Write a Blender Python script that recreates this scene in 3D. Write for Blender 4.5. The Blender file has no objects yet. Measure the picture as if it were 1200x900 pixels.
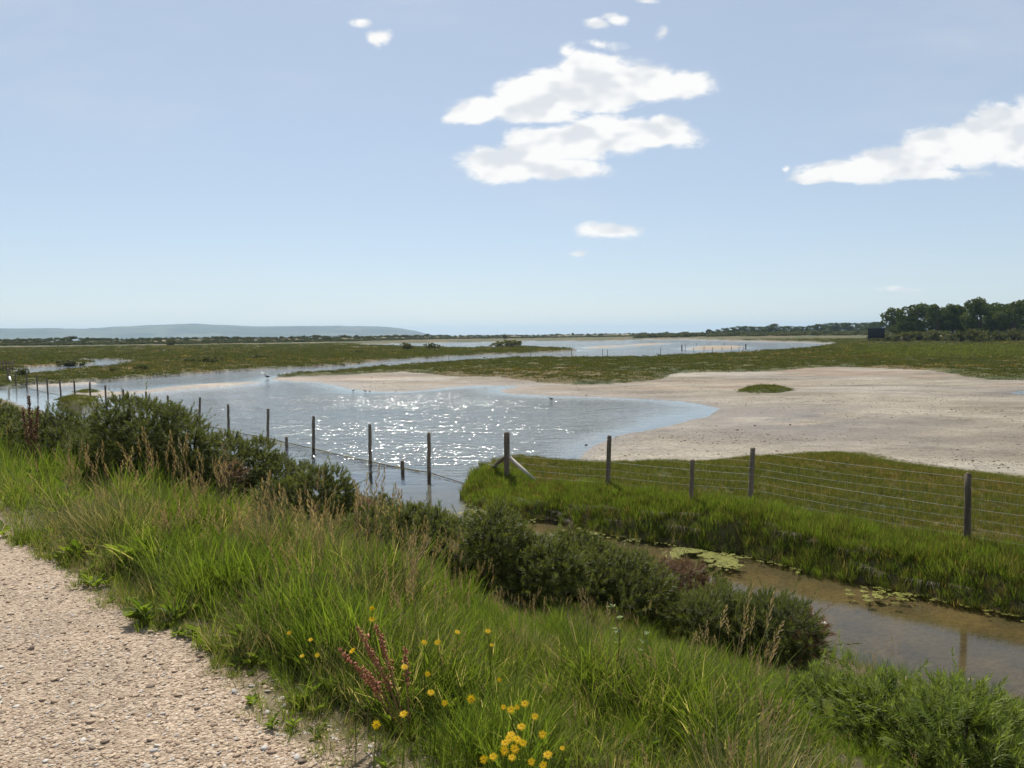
import bpy, math, random
import numpy as np
from mathutils import Matrix, Vector

sc = bpy.context.scene
COL = sc.collection
RAD = math.radians

# ------------------------------------------------------------------ camera
CAM_H = 3.6                      # eye height over the water, standing on the embankment path
FPX = 906.0                      # focal length in pixels of the 1200 x 900 photograph
PITCH = math.atan(58 / FPX)
ROLL = math.atan(0.0085)
F0 = np.array((0, math.cos(PITCH), -math.sin(PITCH)))
U00 = np.array((0, math.sin(PITCH), math.cos(PITCH)))
R00 = np.array((1.0, 0, 0))
R0 = math.cos(ROLL) * R00 - math.sin(ROLL) * U00
U0 = math.cos(ROLL) * U00 + math.sin(ROLL) * R00
cd = bpy.data.cameras.new('camera')
cd.sensor_width = 36
cd.lens = 36 * FPX / 1200
cd.clip_start = 0.05
cd.clip_end = 40000
cam = bpy.data.objects.new('camera', cd)
COL.objects.link(cam)
cam.matrix_world = Matrix(((R0[0], U0[0], -F0[0], 0), (R0[1], U0[1], -F0[1], 0), (R0[2], U0[2], -F0[2], CAM_H), (0, 0, 0, 1)))
sc.camera = cam

# ------------------------------------------------------------------ sun, exposure
SUN_AZ, SUN_EL = RAD(-12), RAD(53)
sd_ = bpy.data.lights.new('sun', 'SUN')
sd_.energy = 4.8
sd_.angle = RAD(0.53)
sd_.color = (1.0, 0.95, 0.87)
sun = bpy.data.objects.new('sun', sd_)
COL.objects.link(sun)
SDIR = Vector((math.sin(SUN_AZ) * math.cos(SUN_EL), math.cos(SUN_AZ) * math.cos(SUN_EL), math.sin(SUN_EL)))
sun.rotation_euler = SDIR.to_track_quat('Z', 'Y').to_euler()
vs = sc.view_settings
vs.view_transform = 'Standard'
vs.look = 'None'
vs.exposure = 0.22
vs.gamma = 1.0
vs.use_curve_mapping = False
cy = sc.cycles
cy.use_denoising = True
cy.denoiser = 'OPENIMAGEDENOISE'
cy.denoising_prefilter = 'ACCURATE'
cy.max_bounces = 8
cy.diffuse_bounces = 3
cy.glossy_bounces = 3
cy.transmission_bounces = 4
cy.transparent_max_bounces = 12
cy.volume_bounces = 0
cy.sample_clamp_indirect = 4.0
cy.caustics_reflective = False
cy.caustics_refractive = False


# ------------------------------------------------------------------ node helpers
class NT:
    def __init__(s, tree):
        s.t = tree

    def n(s, kind, **kw):
        nd = s.t.nodes.new(kind)
        for k, v in kw.items():
            setattr(nd, k, v)
        return nd

    def put(s, sock, v):
        if isinstance(v, bpy.types.NodeSocket):
            s.t.links.new(v, sock)
        elif v is not None:
            if isinstance(v, (tuple, list)) and len(v) == 3 and sock.type == 'RGBA':
                v = (*v, 1)
            sock.default_value = v

    def m(s, op, a, b=None, c=None, clamp=False):
        nd = s.n('ShaderNodeMath', operation=op, use_clamp=clamp)
        s.put(nd.inputs[0], a)
        if b is not None: s.put(nd.inputs[1], b)
        if c is not None: s.put(nd.inputs[2], c)
        return nd.outputs[0]

    def noise(s, vec, scale, detail=4, rough=0.55, dist=0.0, col=False):
        nd = s.n('ShaderNodeTexNoise')
        if vec is not None: s.put(nd.inputs['Vector'], vec)
        nd.inputs['Scale'].default_value = scale
        nd.inputs['Detail'].default_value = detail
        nd.inputs['Roughness'].default_value = rough
        nd.inputs['Distortion'].default_value = dist
        return nd.outputs['Color' if col else 'Fac']

    def ramp(s, fac, stops, interp='LINEAR'):
        nd = s.n('ShaderNodeValToRGB')
        nd.color_ramp.interpolation = interp
        el = nd.color_ramp.elements
        while len(el) < len(stops): el.new(0.5)
        for e, (p, c) in zip(el, stops):
            e.position = p
            e.color = (*c, 1) if len(c) == 3 else c
        s.put(nd.inputs[0], fac)
        return nd.outputs[0]

    def mix(s, f, a, b, mode='MIX'):
        nd = s.n('ShaderNodeMix', data_type='RGBA', blend_type=mode)
        s.put(nd.inputs[0], f); s.put(nd.inputs[6], a); s.put(nd.inputs[7], b)
        return nd.outputs[2]

    def smooth(s, x, lo, hi):
        nd = s.n('ShaderNodeMapRange', interpolation_type='SMOOTHSTEP')
        s.put(nd.inputs[0], x); s.put(nd.inputs[1], lo); s.put(nd.inputs[2], hi)
        return nd.outputs[0]

    def attr(s, name, out='Fac'):
        nd = s.n('ShaderNodeAttribute', attribute_name=name)
        return nd.outputs[out]

    def scalev(s, vec, sx, sy, sz, rot=(0, 0, 0)):
        nd = s.n('ShaderNodeMapping')
        s.put(nd.inputs[0], vec)
        nd.inputs['Scale'].default_value = (sx, sy, sz)
        nd.inputs['Rotation'].default_value = rot
        return nd.outputs[0]

    def bump(s, h, strength, dist, normal=None):
        nd = s.n('ShaderNodeBump')
        nd.inputs['Strength'].default_value = 1.0
        s.put(nd.inputs['Strength'], strength)
        nd.inputs['Distance'].default_value = dist
        s.put(nd.inputs['Height'], h)
        if normal is not None: s.put(nd.inputs['Normal'], normal)
        return nd.outputs[0]


def ray(px, py):
    d = F0 * FPX + R0 * (px - 600) - U0 * (py - 450)
    return d / np.linalg.norm(d)


def at(px, py, z=0.0):
    d = ray(px, py)
    t = (z - CAM_H) / d[2]
    return np.array((d[0] * t, d[1] * t, z))


# ------------------------------------------------------------------ sky
w = bpy.data.worlds.new('World')
sc.world = w
w.use_nodes = True
wt = NT(w.node_tree)
bg = w.node_tree.nodes['Background']
sky = wt.n('ShaderNodeTexSky', sky_type='NISHITA', sun_disc=False)
sky.sun_elevation = SUN_EL
sky.sun_rotation = SUN_AZ
sky.altitude = 1300
sky.air_density = 1.0
sky.dust_density = 1.0
sky.ozone_density = 1.5
bg.inputs[1].default_value = 0.093
w.cycles.sampling_method = 'MANUAL'
w.cycles.sample_map_resolution = 256
tc = wt.n('ShaderNodeTexCoord').outputs['Generated']
sp = wt.n('ShaderNodeSeparateXYZ')
wt.put(sp.inputs[0], tc)
dy = wt.m('MAXIMUM', sp.outputs[1], 0.02)
s_ = wt.m('DIVIDE', sp.outputs[0], dy)
t_ = wt.m('DIVIDE', sp.outputs[2], dy)
cb = wt.n('ShaderNodeCombineXYZ')
wt.put(cb.inputs[0], s_); wt.put(cb.inputs[1], wt.m('MULTIPLY', t_, 1.7))
wcol = wt.noise(cb.outputs[0], 9, 3, 0.5, col=True)
wv = wt.n('ShaderNodeVectorMath', operation='SUBTRACT'); wt.put(wv.inputs[0], wcol); wv.inputs[1].default_value = (.5, .5, .5)
wsc = wt.n('ShaderNodeVectorMath', operation='SCALE'); wt.put(wsc.inputs[0], wv.outputs[0]); wsc.inputs['Scale'].default_value = 0.05
wsp = wt.n('ShaderNodeSeparateXYZ'); wt.put(wsp.inputs[0], wsc.outputs[0])
s2 = wt.m('ADD', s_, wsp.outputs[0]); t2 = wt.m('ADD', t_, wt.m('MULTIPLY', wsp.outputs[1], 0.5))
st2n = wt.n('ShaderNodeCombineXYZ'); wt.put(st2n.inputs[0], s2); wt.put(st2n.inputs[1], t2); st2 = st2n.outputs[0]
# (px, py, rx, ry, strength, slope) of each billow: where the clouds hang in the sky
CLOUDS = [(690, 102, 85, 25, 1, 0), (750, 98, 70, 19, 1, 0), (803, 96, 40, 15, .9, .1), (640, 110, 60, 21, 1, .1), (590, 128, 62, 13, .9, .08),
          (556, 136, 34, 9, .8, 0), (690, 84, 40, 17, .95, 0), (625, 134, 70, 11, .8, 0),
          (720, 155, 70, 19, 1, .05), (775, 155, 42, 17, 1, .05), (655, 172, 66, 18, 1, .12), (600, 190, 62, 17, 1, .1), (650, 197, 66, 10, .9, .08),
          (562, 196, 28, 11, .7, 0),
          (1185, 158, 70, 29, 1, .3), (1112, 175, 58, 22, 1, .25), (1060, 190, 60, 17, 1, .2), (1000, 202, 66, 11, .95, .1), (962, 207, 34, 7, .8, 0),
          (1250, 148, 70, 32, 1, .2), (1085, 206, 60, 6, .7, 0), (1330, 140, 80, 26, 1, 0),
          (447, 45, 17, 8, .62, -.2), (420, 25, 18, 6, .6, 0), (707, 268, 42, 9, .66, 0), (722, 22, 16, 9, .52, .5), (700, 30, 20, 7, .5, 0), (712, 56, 22, 8, .52, 0),
          (668, 63, 18, 10, .5, 0), (775, 40, 12, 10, .42, 0), (922, 197, 8, 5, .5, .6), (750, 0, 26, 6, .5, 0), (678, 296, 18, 5, .42, 0), (1055, 341, 34, 4, .45, 0)]
den = None
for (px, py, rx, ry, k, sl) in CLOUDS:
    d = ray(px, py)
    cs, ct = d[0] / d[1], d[2] / d[1]
    e1 = wt.n('ShaderNodeVectorMath', operation='SUBTRACT'); wt.put(e1.inputs[0], st2); e1.inputs[1].default_value = (cs, ct, 0)
    e2 = wt.n('ShaderNodeVectorMath', operation='MULTIPLY'); wt.put(e2.inputs[0], e1.outputs[0]); e2.inputs[1].default_value = (FPX / rx / 1.12, FPX / ry / 1.3, 0)
    e3 = wt.n('ShaderNodeVectorMath', operation='LENGTH'); wt.put(e3.inputs[0], e2.outputs[0])
    q = e3.outputs['Value']
    kk = k * 1.75 if k > .75 else .9
    f = wt.m('MULTIPLY_ADD', q, -kk, kk - (0 if k > .75 else .72 - k))
    den = f if den is None else wt.m('MAXIMUM', den, f)
fb = wt.noise(cb.outputs[0], 21, 8, 0.645, .25)
den = wt.m('ADD', den, wt.m('MULTIPLY', wt.m('SUBTRACT', fb, 0.50), 1.9))
# fair-weather cloud carries on over the rest of the sky
dz = wt.m('MAXIMUM', sp.outputs[2], 0.06)
cb2 = wt.n('ShaderNodeCombineXYZ')
wt.put(cb2.inputs[0], wt.m('DIVIDE', sp.outputs[0], dz)); wt.put(cb2.inputs[1], wt.m('DIVIDE', sp.outputs[1], dz))
gen = wt.m('SUBTRACT', wt.noise(cb2.outputs[0], 1.1, 8, 0.6), 0.62)
front = wt.smooth(sp.outputs[1], 0.45, 0.62)
gen = wt.m('MULTIPLY', gen, 2.4)
den = wt.m('MAXIMUM', wt.m('SUBTRACT', den, wt.m('MULTIPLY', wt.m('SUBTRACT', 1.0, front), 2.0)), wt.m('SUBTRACT', gen, wt.m('MULTIPLY', front, 2.0)))
alpha = wt.m('POWER', wt.smooth(den, -0.10, 0.55), 1.25)
thin = wt.smooth(wt.noise(wt.scalev(cb.outputs[0], 1, 2.2, 1), 2.3, 5, 0.6), 0.45, 0.85)
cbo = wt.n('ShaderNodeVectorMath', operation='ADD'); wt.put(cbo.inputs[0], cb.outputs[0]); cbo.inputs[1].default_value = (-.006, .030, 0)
body = wt.m('SUBTRACT', wt.noise(cb.outputs[0], 15, 2, 0.5, .2), wt.noise(cbo.outputs[0], 15, 2, 0.5, .2))  # cloud self-shadow from a sunward noise offset, painted into the cloud colour
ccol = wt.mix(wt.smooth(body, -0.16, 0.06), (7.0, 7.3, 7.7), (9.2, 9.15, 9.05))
skyc = wt.mix(wt.m('MULTIPLY_ADD', thin, 0.24, 0.46), sky.outputs[0], (6.1, 6.8, 7.5))
above = wt.smooth(sp.outputs[2], 0.0, 0.02)
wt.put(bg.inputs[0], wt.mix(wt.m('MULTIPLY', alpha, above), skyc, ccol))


# ------------------------------------------------------------------ numpy helpers
def _hash(ix, iy, seed):
    h = (ix.astype(np.int64) * 374761393 + iy.astype(np.int64) * 668265263 + seed * 1442695041) & 0xFFFFFFFF
    h = ((h ^ (h >> 13)) * 1274126177) & 0xFFFFFFFF
    return ((h ^ (h >> 16)) & 0xFFFF) / 65535.0


def vnoise(x, y, seed=0):
    ix, iy = np.floor(x), np.floor(y)
    fx, fy = x - ix, y - iy
    fx = fx * fx * (3 - 2 * fx); fy = fy * fy * (3 - 2 * fy)
    a = _hash(ix, iy, seed); b = _hash(ix + 1, iy, seed); c = _hash(ix, iy + 1, seed); d = _hash(ix + 1, iy + 1, seed)
    return (a * (1 - fx) + b * fx) * (1 - fy) + (c * (1 - fx) + d * fx) * fy


def fbm(x, y, seed=0, oct=4):
    s = 0; a = 0.5; tot = 0
    for k in range(oct):
        s = s + a * vnoise(x * 2 ** k + 17.3 * k, y * 2 ** k - 9.1 * k, seed + k); tot += a; a *= 0.5
    return s / tot


def sstep(x, lo, hi):
    t = np.clip((x - lo) / (hi - lo), 0, 1)
    return t * t * (3 - 2 * t)


def lerp(a, b, t):
    return a + (b - a) * t


def sdist(poly, x, y):
    """signed distance to a polygon, negative inside"""
    best = np.full(x.shape, 1e18); ins = np.zeros(x.shape, bool)
    n = len(poly)
    for i in range(n):
        ax, ay = poly[i]; bx, by = poly[(i + 1) % n]
        ex, ey = bx - ax, by - ay
        L = ex * ex + ey * ey + 1e-12
        t = np.clip(((x - ax) * ex + (y - ay) * ey) / L, 0, 1)
        dx, dy_ = x - ax - t * ex, y - ay - t * ey
        np.minimum(best, dx * dx + dy_ * dy_, out=best)
        c = (ay > y) != (by > y)
        if abs(by - ay) > 1e-12:
            ins ^= c & (x < ex * (y - ay) / (by - ay) + ax)
    r = np.sqrt(best)
    return np.where(ins, -r, r)


def pdist(line, x, y):
    best = np.full(x.shape, 1e18)
    for (ax, ay), (bx, by) in zip(line[:-1], line[1:]):
        ex, ey = bx - ax, by - ay
        t = np.clip(((x - ax) * ex + (y - ay) * ey) / (ex * ex + ey * ey), 0, 1)
        np.minimum(best, (x - ax - t * ex) ** 2 + (y - ay - t * ey) ** 2, out=best)
    return np.sqrt(best)


def mesh(name, v, f, mat=None, smooth=False, attrs=None, cols=None):
    """v (N,3), f (M,3) or (M,4) -> mesh data"""
    v = np.asarray(v, np.float32); f = np.asarray(f, np.int32)
    me = bpy.data.meshes.new(name)
    me.vertices.add(len(v)); me.vertices.foreach_set('co', v.ravel())
    k = f.shape[1]
    me.loops.add(f.size); me.loops.foreach_set('vertex_index', f.ravel())
    me.polygons.add(len(f))
    me.polygons.foreach_set('loop_start', np.arange(0, f.size, k, dtype=np.int32))
    me.polygons.foreach_set('loop_total', np.full(len(f), k, np.int32))
    if smooth: me.polygons.foreach_set('use_smooth', np.ones(len(f), bool))
    for n_, a in (attrs or {}).items():
        at_ = me.attributes.new(n_, 'FLOAT', 'POINT'); at_.data.foreach_set('value', np.asarray(a, np.float32))
    for n_, a in (cols or {}).items():
        a = np.asarray(a, np.float32)
        at_ = me.attributes.new(n_, 'FLOAT_COLOR', 'POINT')
        at_.data.foreach_set('color', np.concatenate([a, np.ones((len(a), 1), np.float32)], 1).ravel())
    me.update(calc_edges=True)
    if mat: me.materials.append(mat)
    return me


def link(name, me, parent=None, loc=None, **tags):
    o = bpy.data.objects.new(name, me)
    COL.objects.link(o)
    if parent is not None: o.parent = parent
    if loc is not None: o.location = loc
    for k, v in tags.items():
        if v: o[k] = v
    return o


def thing(name, loc, label, category, group=None, rz=0.0):
    o = link(name, None, None, loc, label=label, category=category, group=group)
    o.rotation_euler.z = rz
    o.empty_display_size = 0.2
    return o


class MB:
    """collects tris / quads (quads are split) for one mesh"""
    def __init__(s):
        s.v = []; s.f = []; s.n = 0; s.t = []

    def add(s, v, f, tint=0.5):
        v = np.asarray(v, float); f = np.asarray(f, int)
        if f.shape[1] == 4:
            f = np.concatenate([f[:, [0, 1, 2]], f[:, [0, 2, 3]]])
        s.v.append(v); s.f.append(f + s.n); s.n += len(v)
        s.t.append(np.broadcast_to(np.asarray(tint, float), (len(v),)))

    def box(s, c, size, rz=0.0, tint=.5):
        c = np.asarray(c, float); h = np.asarray(size, float) / 2
        p = np.array([(sx, sy, sz) for sz in (-1, 1) for sy in (-1, 1) for sx in (-1, 1)]) * h
        cz, sz_ = math.cos(rz), math.sin(rz)
        p = np.stack([p[:, 0] * cz - p[:, 1] * sz_, p[:, 0] * sz_ + p[:, 1] * cz, p[:, 2]], 1) + c
        s.add(p, [(0, 2, 3, 1), (4, 5, 7, 6), (0, 1, 5, 4), (2, 6, 7, 3), (0, 4, 6, 2), (1, 3, 7, 5)], tint)

    def tube(s, pts, rad, sides=6, cap=True, tint=.5):
        pts = np.asarray(pts, float); n = len(pts)
        rad = np.broadcast_to(np.asarray(rad, float), (n,))
        V = []
        up = np.array((0.31, 0.17, 0.93))
        for i in range(n):
            d = pts[min(i + 1, n - 1)] - pts[max(i - 1, 0)]
            d = d / (np.linalg.norm(d) + 1e-9)
            a = np.cross(d, up if abs(d @ up) < .95 else np.array((1., 0, 0))); a /= np.linalg.norm(a)
            b = np.cross(d, a)
            for k in range(sides):
                th = 2 * math.pi * k / sides
                V.append(pts[i] + rad[i] * (math.cos(th) * a + math.sin(th) * b))
        Fq = [(i * sides + k, i * sides + (k + 1) % sides, (i + 1) * sides + (k + 1) % sides, (i + 1) * sides + k) for i in range(n - 1) for k in range(sides)]
        base = s.n
        s.add(V, Fq, tint)
        if cap:
            s.f.append(np.array([(base, base + k + 1, base + k) for k in range(1, sides - 1)]))
            e = base + (n - 1) * sides
            s.f.append(np.array([(e, e + k, e + k + 1) for k in range(1, sides - 1)]))

    def mesh(s, name, mat, smooth=False):
        return mesh(name, np.concatenate(s.v), np.concatenate(s.f), mat, smooth, {'tint': np.concatenate(s.t)})


# ------------------------------------------------------------------ materials
def mat(name):
    m_ = bpy.data.materials.new(name)
    m_.use_nodes = True
    t = NT(m_.node_tree)
    bs = m_.node_tree.nodes['Principled BSDF']
    return m_, t, bs


def leaf_mat(name, lo, hi, straw=None, straw_at=0.86, trans=0.4, rough=0.55, spec=0.22, gain=1.5, instvar=0.5):
    m_, t, bs = mat(name)
    tint = t.attr('tint')
    rnd = t.n('ShaderNodeObjectInfo').outputs['Random']
    f = t.m('ADD', t.m('MULTIPLY', tint, 1 - instvar), t.m('MULTIPLY', rnd, instvar))
    c = t.ramp(f, [(0.0, lo), (1.0, hi)])
    if straw:
        c = t.mix(t.smooth(tint, straw_at - .02, straw_at + .02), c, straw)
    t.put(bs.inputs['Base Color'], c)
    bs.inputs['Roughness'].default_value = rough
    bs.inputs['Specular IOR Level'].default_value = spec
    tr = t.n('ShaderNodeBsdfTranslucent')
    g = t.mix(1.0, c, (gain, gain * 1.05, gain * .55), 'MULTIPLY')
    t.put(tr.inputs[0], g)
    mx = t.n('ShaderNodeMixShader')
    mx.inputs[0].default_value = trans
    t.put(mx.inputs[1], bs.outputs[0]); t.put(mx.inputs[2], tr.outputs[0])
    t.put(m_.node_tree.nodes['Material Output'].inputs[0], mx.outputs[0])
    return m_


def plain_mat(name, lo, hi, scale=8, rough=0.8, bump=0.0, stretch=(1, 1, 1), spec=0.3, instvar=True):
    m_, t, bs = mat(name)
    co = t.n('ShaderNodeTexCoord').outputs['Object']
    nz = t.noise(t.scalev(co, *stretch), scale, 6, 0.65)
    if instvar:
        nz = t.m('ADD', t.m('MULTIPLY', nz, .75), t.m('MULTIPLY', t.n('ShaderNodeObjectInfo').outputs['Random'], .25))
    t.put(bs.inputs['Base Color'], t.ramp(nz, [(0.3, lo), (0.72, hi)]))
    bs.inputs['Roughness'].default_value = rough
    bs.inputs['Specular IOR Level'].default_value = spec
    if bump:
        t.put(bs.inputs['Normal'], t.bump(nz, 0.8, bump))
    return m_


M = {}
M['grass'] = leaf_mat('grass', (0.048, 0.080, 0.011), (0.205, 0.245, 0.036), (0.42, 0.34, 0.17), 0.86, .55)
M['fresh_grass'] = leaf_mat('fresh_grass', (0.055, 0.095, 0.012), (0.215, 0.262, 0.039), (0.34, 0.28, 0.12), 0.95, .5)
M['dull_grass'] = leaf_mat('dull_grass', (0.070, 0.095, 0.030), (0.150, 0.160, 0.055), (0.38, 0.30, 0.16), 0.75, .35)
M['marsh_turf'] = leaf_mat('marsh_turf', (0.042, 0.056, 0.012), (0.125, 0.125, 0.032), (0.24, 0.15, 0.06), 0.85, .3, rough=.85, spec=.06)
M['rust_turf'] = leaf_mat('rust_turf', (0.105, 0.075, 0.026), (0.215, 0.150, 0.052), (0.36, 0.26, 0.11), 0.8, .4, rough=.85, spec=.06)
M['meadow_turf'] = leaf_mat('meadow_turf', (0.056, 0.074, 0.015), (0.165, 0.168, 0.040), (0.28, 0.21, 0.08), 0.85, .38, rough=.8, spec=.1)
M['dead_grass'] = leaf_mat('dead_grass', (0.08, 0.062, 0.032), (0.20, 0.155, 0.085), None, trans=.25)
M['seed'] = leaf_mat('seed_head', (0.22, 0.14, 0.075), (0.40, 0.29, 0.17), None, trans=.35, gain=1.2)
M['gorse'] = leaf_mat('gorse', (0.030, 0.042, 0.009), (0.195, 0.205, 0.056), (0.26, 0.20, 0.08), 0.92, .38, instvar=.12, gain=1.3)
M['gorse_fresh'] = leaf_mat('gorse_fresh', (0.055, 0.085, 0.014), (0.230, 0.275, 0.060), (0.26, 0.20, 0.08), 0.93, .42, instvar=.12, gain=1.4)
M['dead_gorse'] = leaf_mat('dead_gorse', (0.18, 0.105, 0.06), (0.36, 0.225, 0.14), None, trans=.2, gain=1.1)
M['tree_leaf'] = leaf_mat('tree_leaf', (0.040, 0.058, 0.017), (0.105, 0.122, 0.038), None, trans=.32, instvar=.35, rough=.8, spec=.08)
M['scrub_leaf'] = leaf_mat('scrub_leaf', (0.045, 0.054, 0.020), (0.115, 0.112, 0.044), (0.26, 0.21, 0.10), .94, trans=.28, instvar=.5, rough=.85, spec=.06)
M['petal'] = leaf_mat('petal', (0.86, 0.56, 0.012), (0.90, 0.66, 0.02), None, trans=.5, gain=1.1)
M['dock'] = leaf_mat('dock_seed', (0.42, 0.16, 0.09), (0.66, 0.32, 0.19), None, trans=.3, gain=1.1)
M['dock_brown'] = leaf_mat('dock_seed_brown', (0.20, 0.10, 0.05), (0.36, 0.20, 0.10), None, trans=.25, gain=1.1)
M['bramble'] = leaf_mat('bramble_leaf', (0.13, 0.18, 0.06), (0.24, 0.28, 0.11), None, trans=.35, spec=.12)
M['algae'] = leaf_mat('algae', (0.085, 0.10, 0.018), (0.36, 0.35, 0.075), None, trans=.15, rough=.5)
M['bark'] = plain_mat('bark', (0.06, 0.045, 0.03), (0.16, 0.125, 0.09), 14, .9, .02)
M['twig'] = plain_mat('pale_twig', (0.20, 0.17, 0.13), (0.42, 0.37, 0.30), 18, .85, .004)
M['dry_stem'] = plain_mat('dry_stem', (0.14, 0.105, 0.065), (0.30, 0.235, 0.15), 18, .85, .003)
M['post'] = plain_mat('weathered_post', (0.075, 0.058, 0.040), (0.26, 0.205, 0.145), 16, .85, .01, (1, 1, .12))
M['pale_wood'] = plain_mat('bleached_wood', (0.33, 0.29, 0.24), (0.62, 0.57, 0.50), 14, .8, .006, (1, 1, .15))
M['wire'] = plain_mat('galvanised_wire', (0.30, 0.30, 0.29), (0.48, 0.48, 0.46), 9, .45, 0, spec=.6)
M['stone'] = plain_mat('flint', (0.30, 0.235, 0.17), (0.58, 0.47, 0.36), 22, .8, .004)
M['white_stone'] = plain_mat('chalk_stone', (0.50, 0.46, 0.40), (0.75, 0.71, 0.64), 18, .8, .004)
M['dark_board'] = plain_mat('dark_board', (0.012, 0.013, 0.017), (0.035, 0.036, 0.042), 5, .75, .01, (1, 1, 5))
M['bird_dark'] = plain_mat('bird_dark', (0.03, 0.025, 0.02), (0.10, 0.08, 0.06), 25, .95, spec=.02)
M['white_paint'] = plain_mat('white_paint', (0.70, 0.70, 0.68), (0.82, 0.82, 0.80), 10, .5)


def gravel_stone_mat():
    m_, t, bs = mat('gravel_stone')
    rnd = t.n('ShaderNodeObjectInfo').outputs['Random']
    c = t.ramp(rnd, [(0.0, (0.12, 0.085, 0.06)), (0.10, (0.30, 0.20, 0.125)), (0.5, (0.45, 0.335, 0.222)), (0.8, (0.56, 0.44, 0.31)), (0.93, (0.38, 0.36, 0.34)), (1.0, (0.66, 0.60, 0.52))])
    co = t.n('ShaderNodeTexCoord').outputs['Object']
    t.put(bs.inputs['Base Color'], t.mix(.35, c, t.ramp(t.noise(co, 2.5, 4), [(.3, (.5, .45, .4)), (.7, (1.2, 1.15, 1.1))]), 'MULTIPLY'))
    bs.inputs['Roughness'].default_value = .7
    return m_


M['gravel_stone'] = gravel_stone_mat()


def ground_mat():
    """vertex colour 'col' is the soil / turf / silt colour, broken up by fine noise"""
    m_, t, bs = mat('ground')
    geo = t.n('ShaderNodeNewGeometry').outputs['Position']
    c = t.attr('col', 'Color')
    n1 = t.noise(geo, 1.3, 6, 0.65)
    n2 = t.noise(geo, 14, 5, 0.6)
    v = t.m('ADD', t.m('MULTIPLY', n1, .9), t.m('MULTIPLY', n2, .7))
    k = t.ramp(v, [(0.5, (0.55, 0.55, 0.53)), (0.8, (1.0, 1.0, 1.0)), (1.1, (1.38, 1.34, 1.28))])
    t.put(bs.inputs['Base Color'], t.mix(1.0, c, k, 'MULTIPLY'))
    wet = t.attr('wet')
    t.put(bs.inputs['Roughness'], t.m('SUBTRACT', 0.92, t.m('MULTIPLY', wet, .45)))
    bs.inputs['Specular IOR Level'].default_value = 0.25
    t.put(bs.inputs['Normal'], t.bump(t.m('ADD', n2, n1), 0.55, 0.06))
    return m_


def mud_mat():
    m_, t, bs = mat('mud')
    geo = t.n('ShaderNodeNewGeometry').outputs['Position']
    c = t.attr('col', 'Color')
    n1 = t.noise(t.scalev(geo, .7, 1.1, 1, (0, 0, .15)), 0.38, 8, 0.72)
    n2 = t.noise(geo, 9, 6, 0.7)
    n3 = t.noise(t.scalev(geo, .6, 1.1, 1, (0, 0, -.1)), 2.6, 7, 0.8)
    vo = t.n('ShaderNodeTexVoronoi', feature='DISTANCE_TO_EDGE'); t.put(vo.inputs['Vector'], geo); vo.inputs['Scale'].default_value = 3.4
    crack = t.smooth(vo.outputs[0], 0.0, 0.07)
    v = t.m('ADD', t.m('MULTIPLY', n1, .8), t.m('ADD', t.m('MULTIPLY', n2, .45), t.m('MULTIPLY', n3, .55)))
    k = t.ramp(v, [(0.70, (0.34, 0.31, 0.27)), (0.80, (0.74, 0.71, 0.67)), (0.90, (1.0, 0.98, 0.95)), (1.0, (1.1, 1.09, 1.06)), (1.12, (1.38, 1.36, 1.33))])
    k = t.mix(t.m('MULTIPLY', t.m('SUBTRACT', 1.0, crack), .35), k, (.4, .36, .32))
    t.put(bs.inputs['Base Color'], t.mix(1.0, c, k, 'MULTIPLY'))
    wet = t.attr('wet')
    t.put(bs.inputs['Roughness'], t.m('SUBTRACT', 0.9, t.m('MULTIPLY', wet, .5)))
    bs.inputs['Specular IOR Level'].default_value = 0.3
    t.put(bs.inputs['Normal'], t.bump(t.m('ADD', v, t.m('MULTIPLY', crack, .3)), 0.7, 0.07))
    return m_


def path_mat():
    m_, t, bs = mat('gravel_path')
    geo = t.n('ShaderNodeNewGeometry').outputs['Position']
    vo = t.n('ShaderNodeTexVoronoi'); t.put(vo.inputs['Vector'], geo); vo.inputs['Scale'].default_value = 75
    vo2 = t.n('ShaderNodeTexVoronoi'); t.put(vo2.inputs['Vector'], geo); vo2.inputs['Scale'].default_value = 170
    hs = t.n('ShaderNodeSeparateColor'); t.put(hs.inputs[0], vo.outputs['Color'])
    c = t.ramp(hs.outputs[0], [(0, (0.20, 0.14, 0.092)), (.3, (0.36, 0.265, 0.178)), (.7, (0.455, 0.345, 0.238)), (1, (0.60, 0.485, 0.36))])
    n1 = t.noise(geo, 1.7, 5, .6)
    c = t.mix(1.0, c, t.ramp(n1, [(.3, (.8, .79, .78)), (.7, (1.1, 1.08, 1.06))]), 'MULTIPLY')
    t.put(bs.inputs['Base Color'], c)
    bs.inputs['Roughness'].default_value = .85
    h = t.m('ADD', t.m('MULTIPLY', vo.outputs['Distance'], -1.0), t.m('MULTIPLY', vo2.outputs['Distance'], -.4))
    t.put(bs.inputs['Normal'], t.bump(h, 0.9, .012))
    return m_


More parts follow.
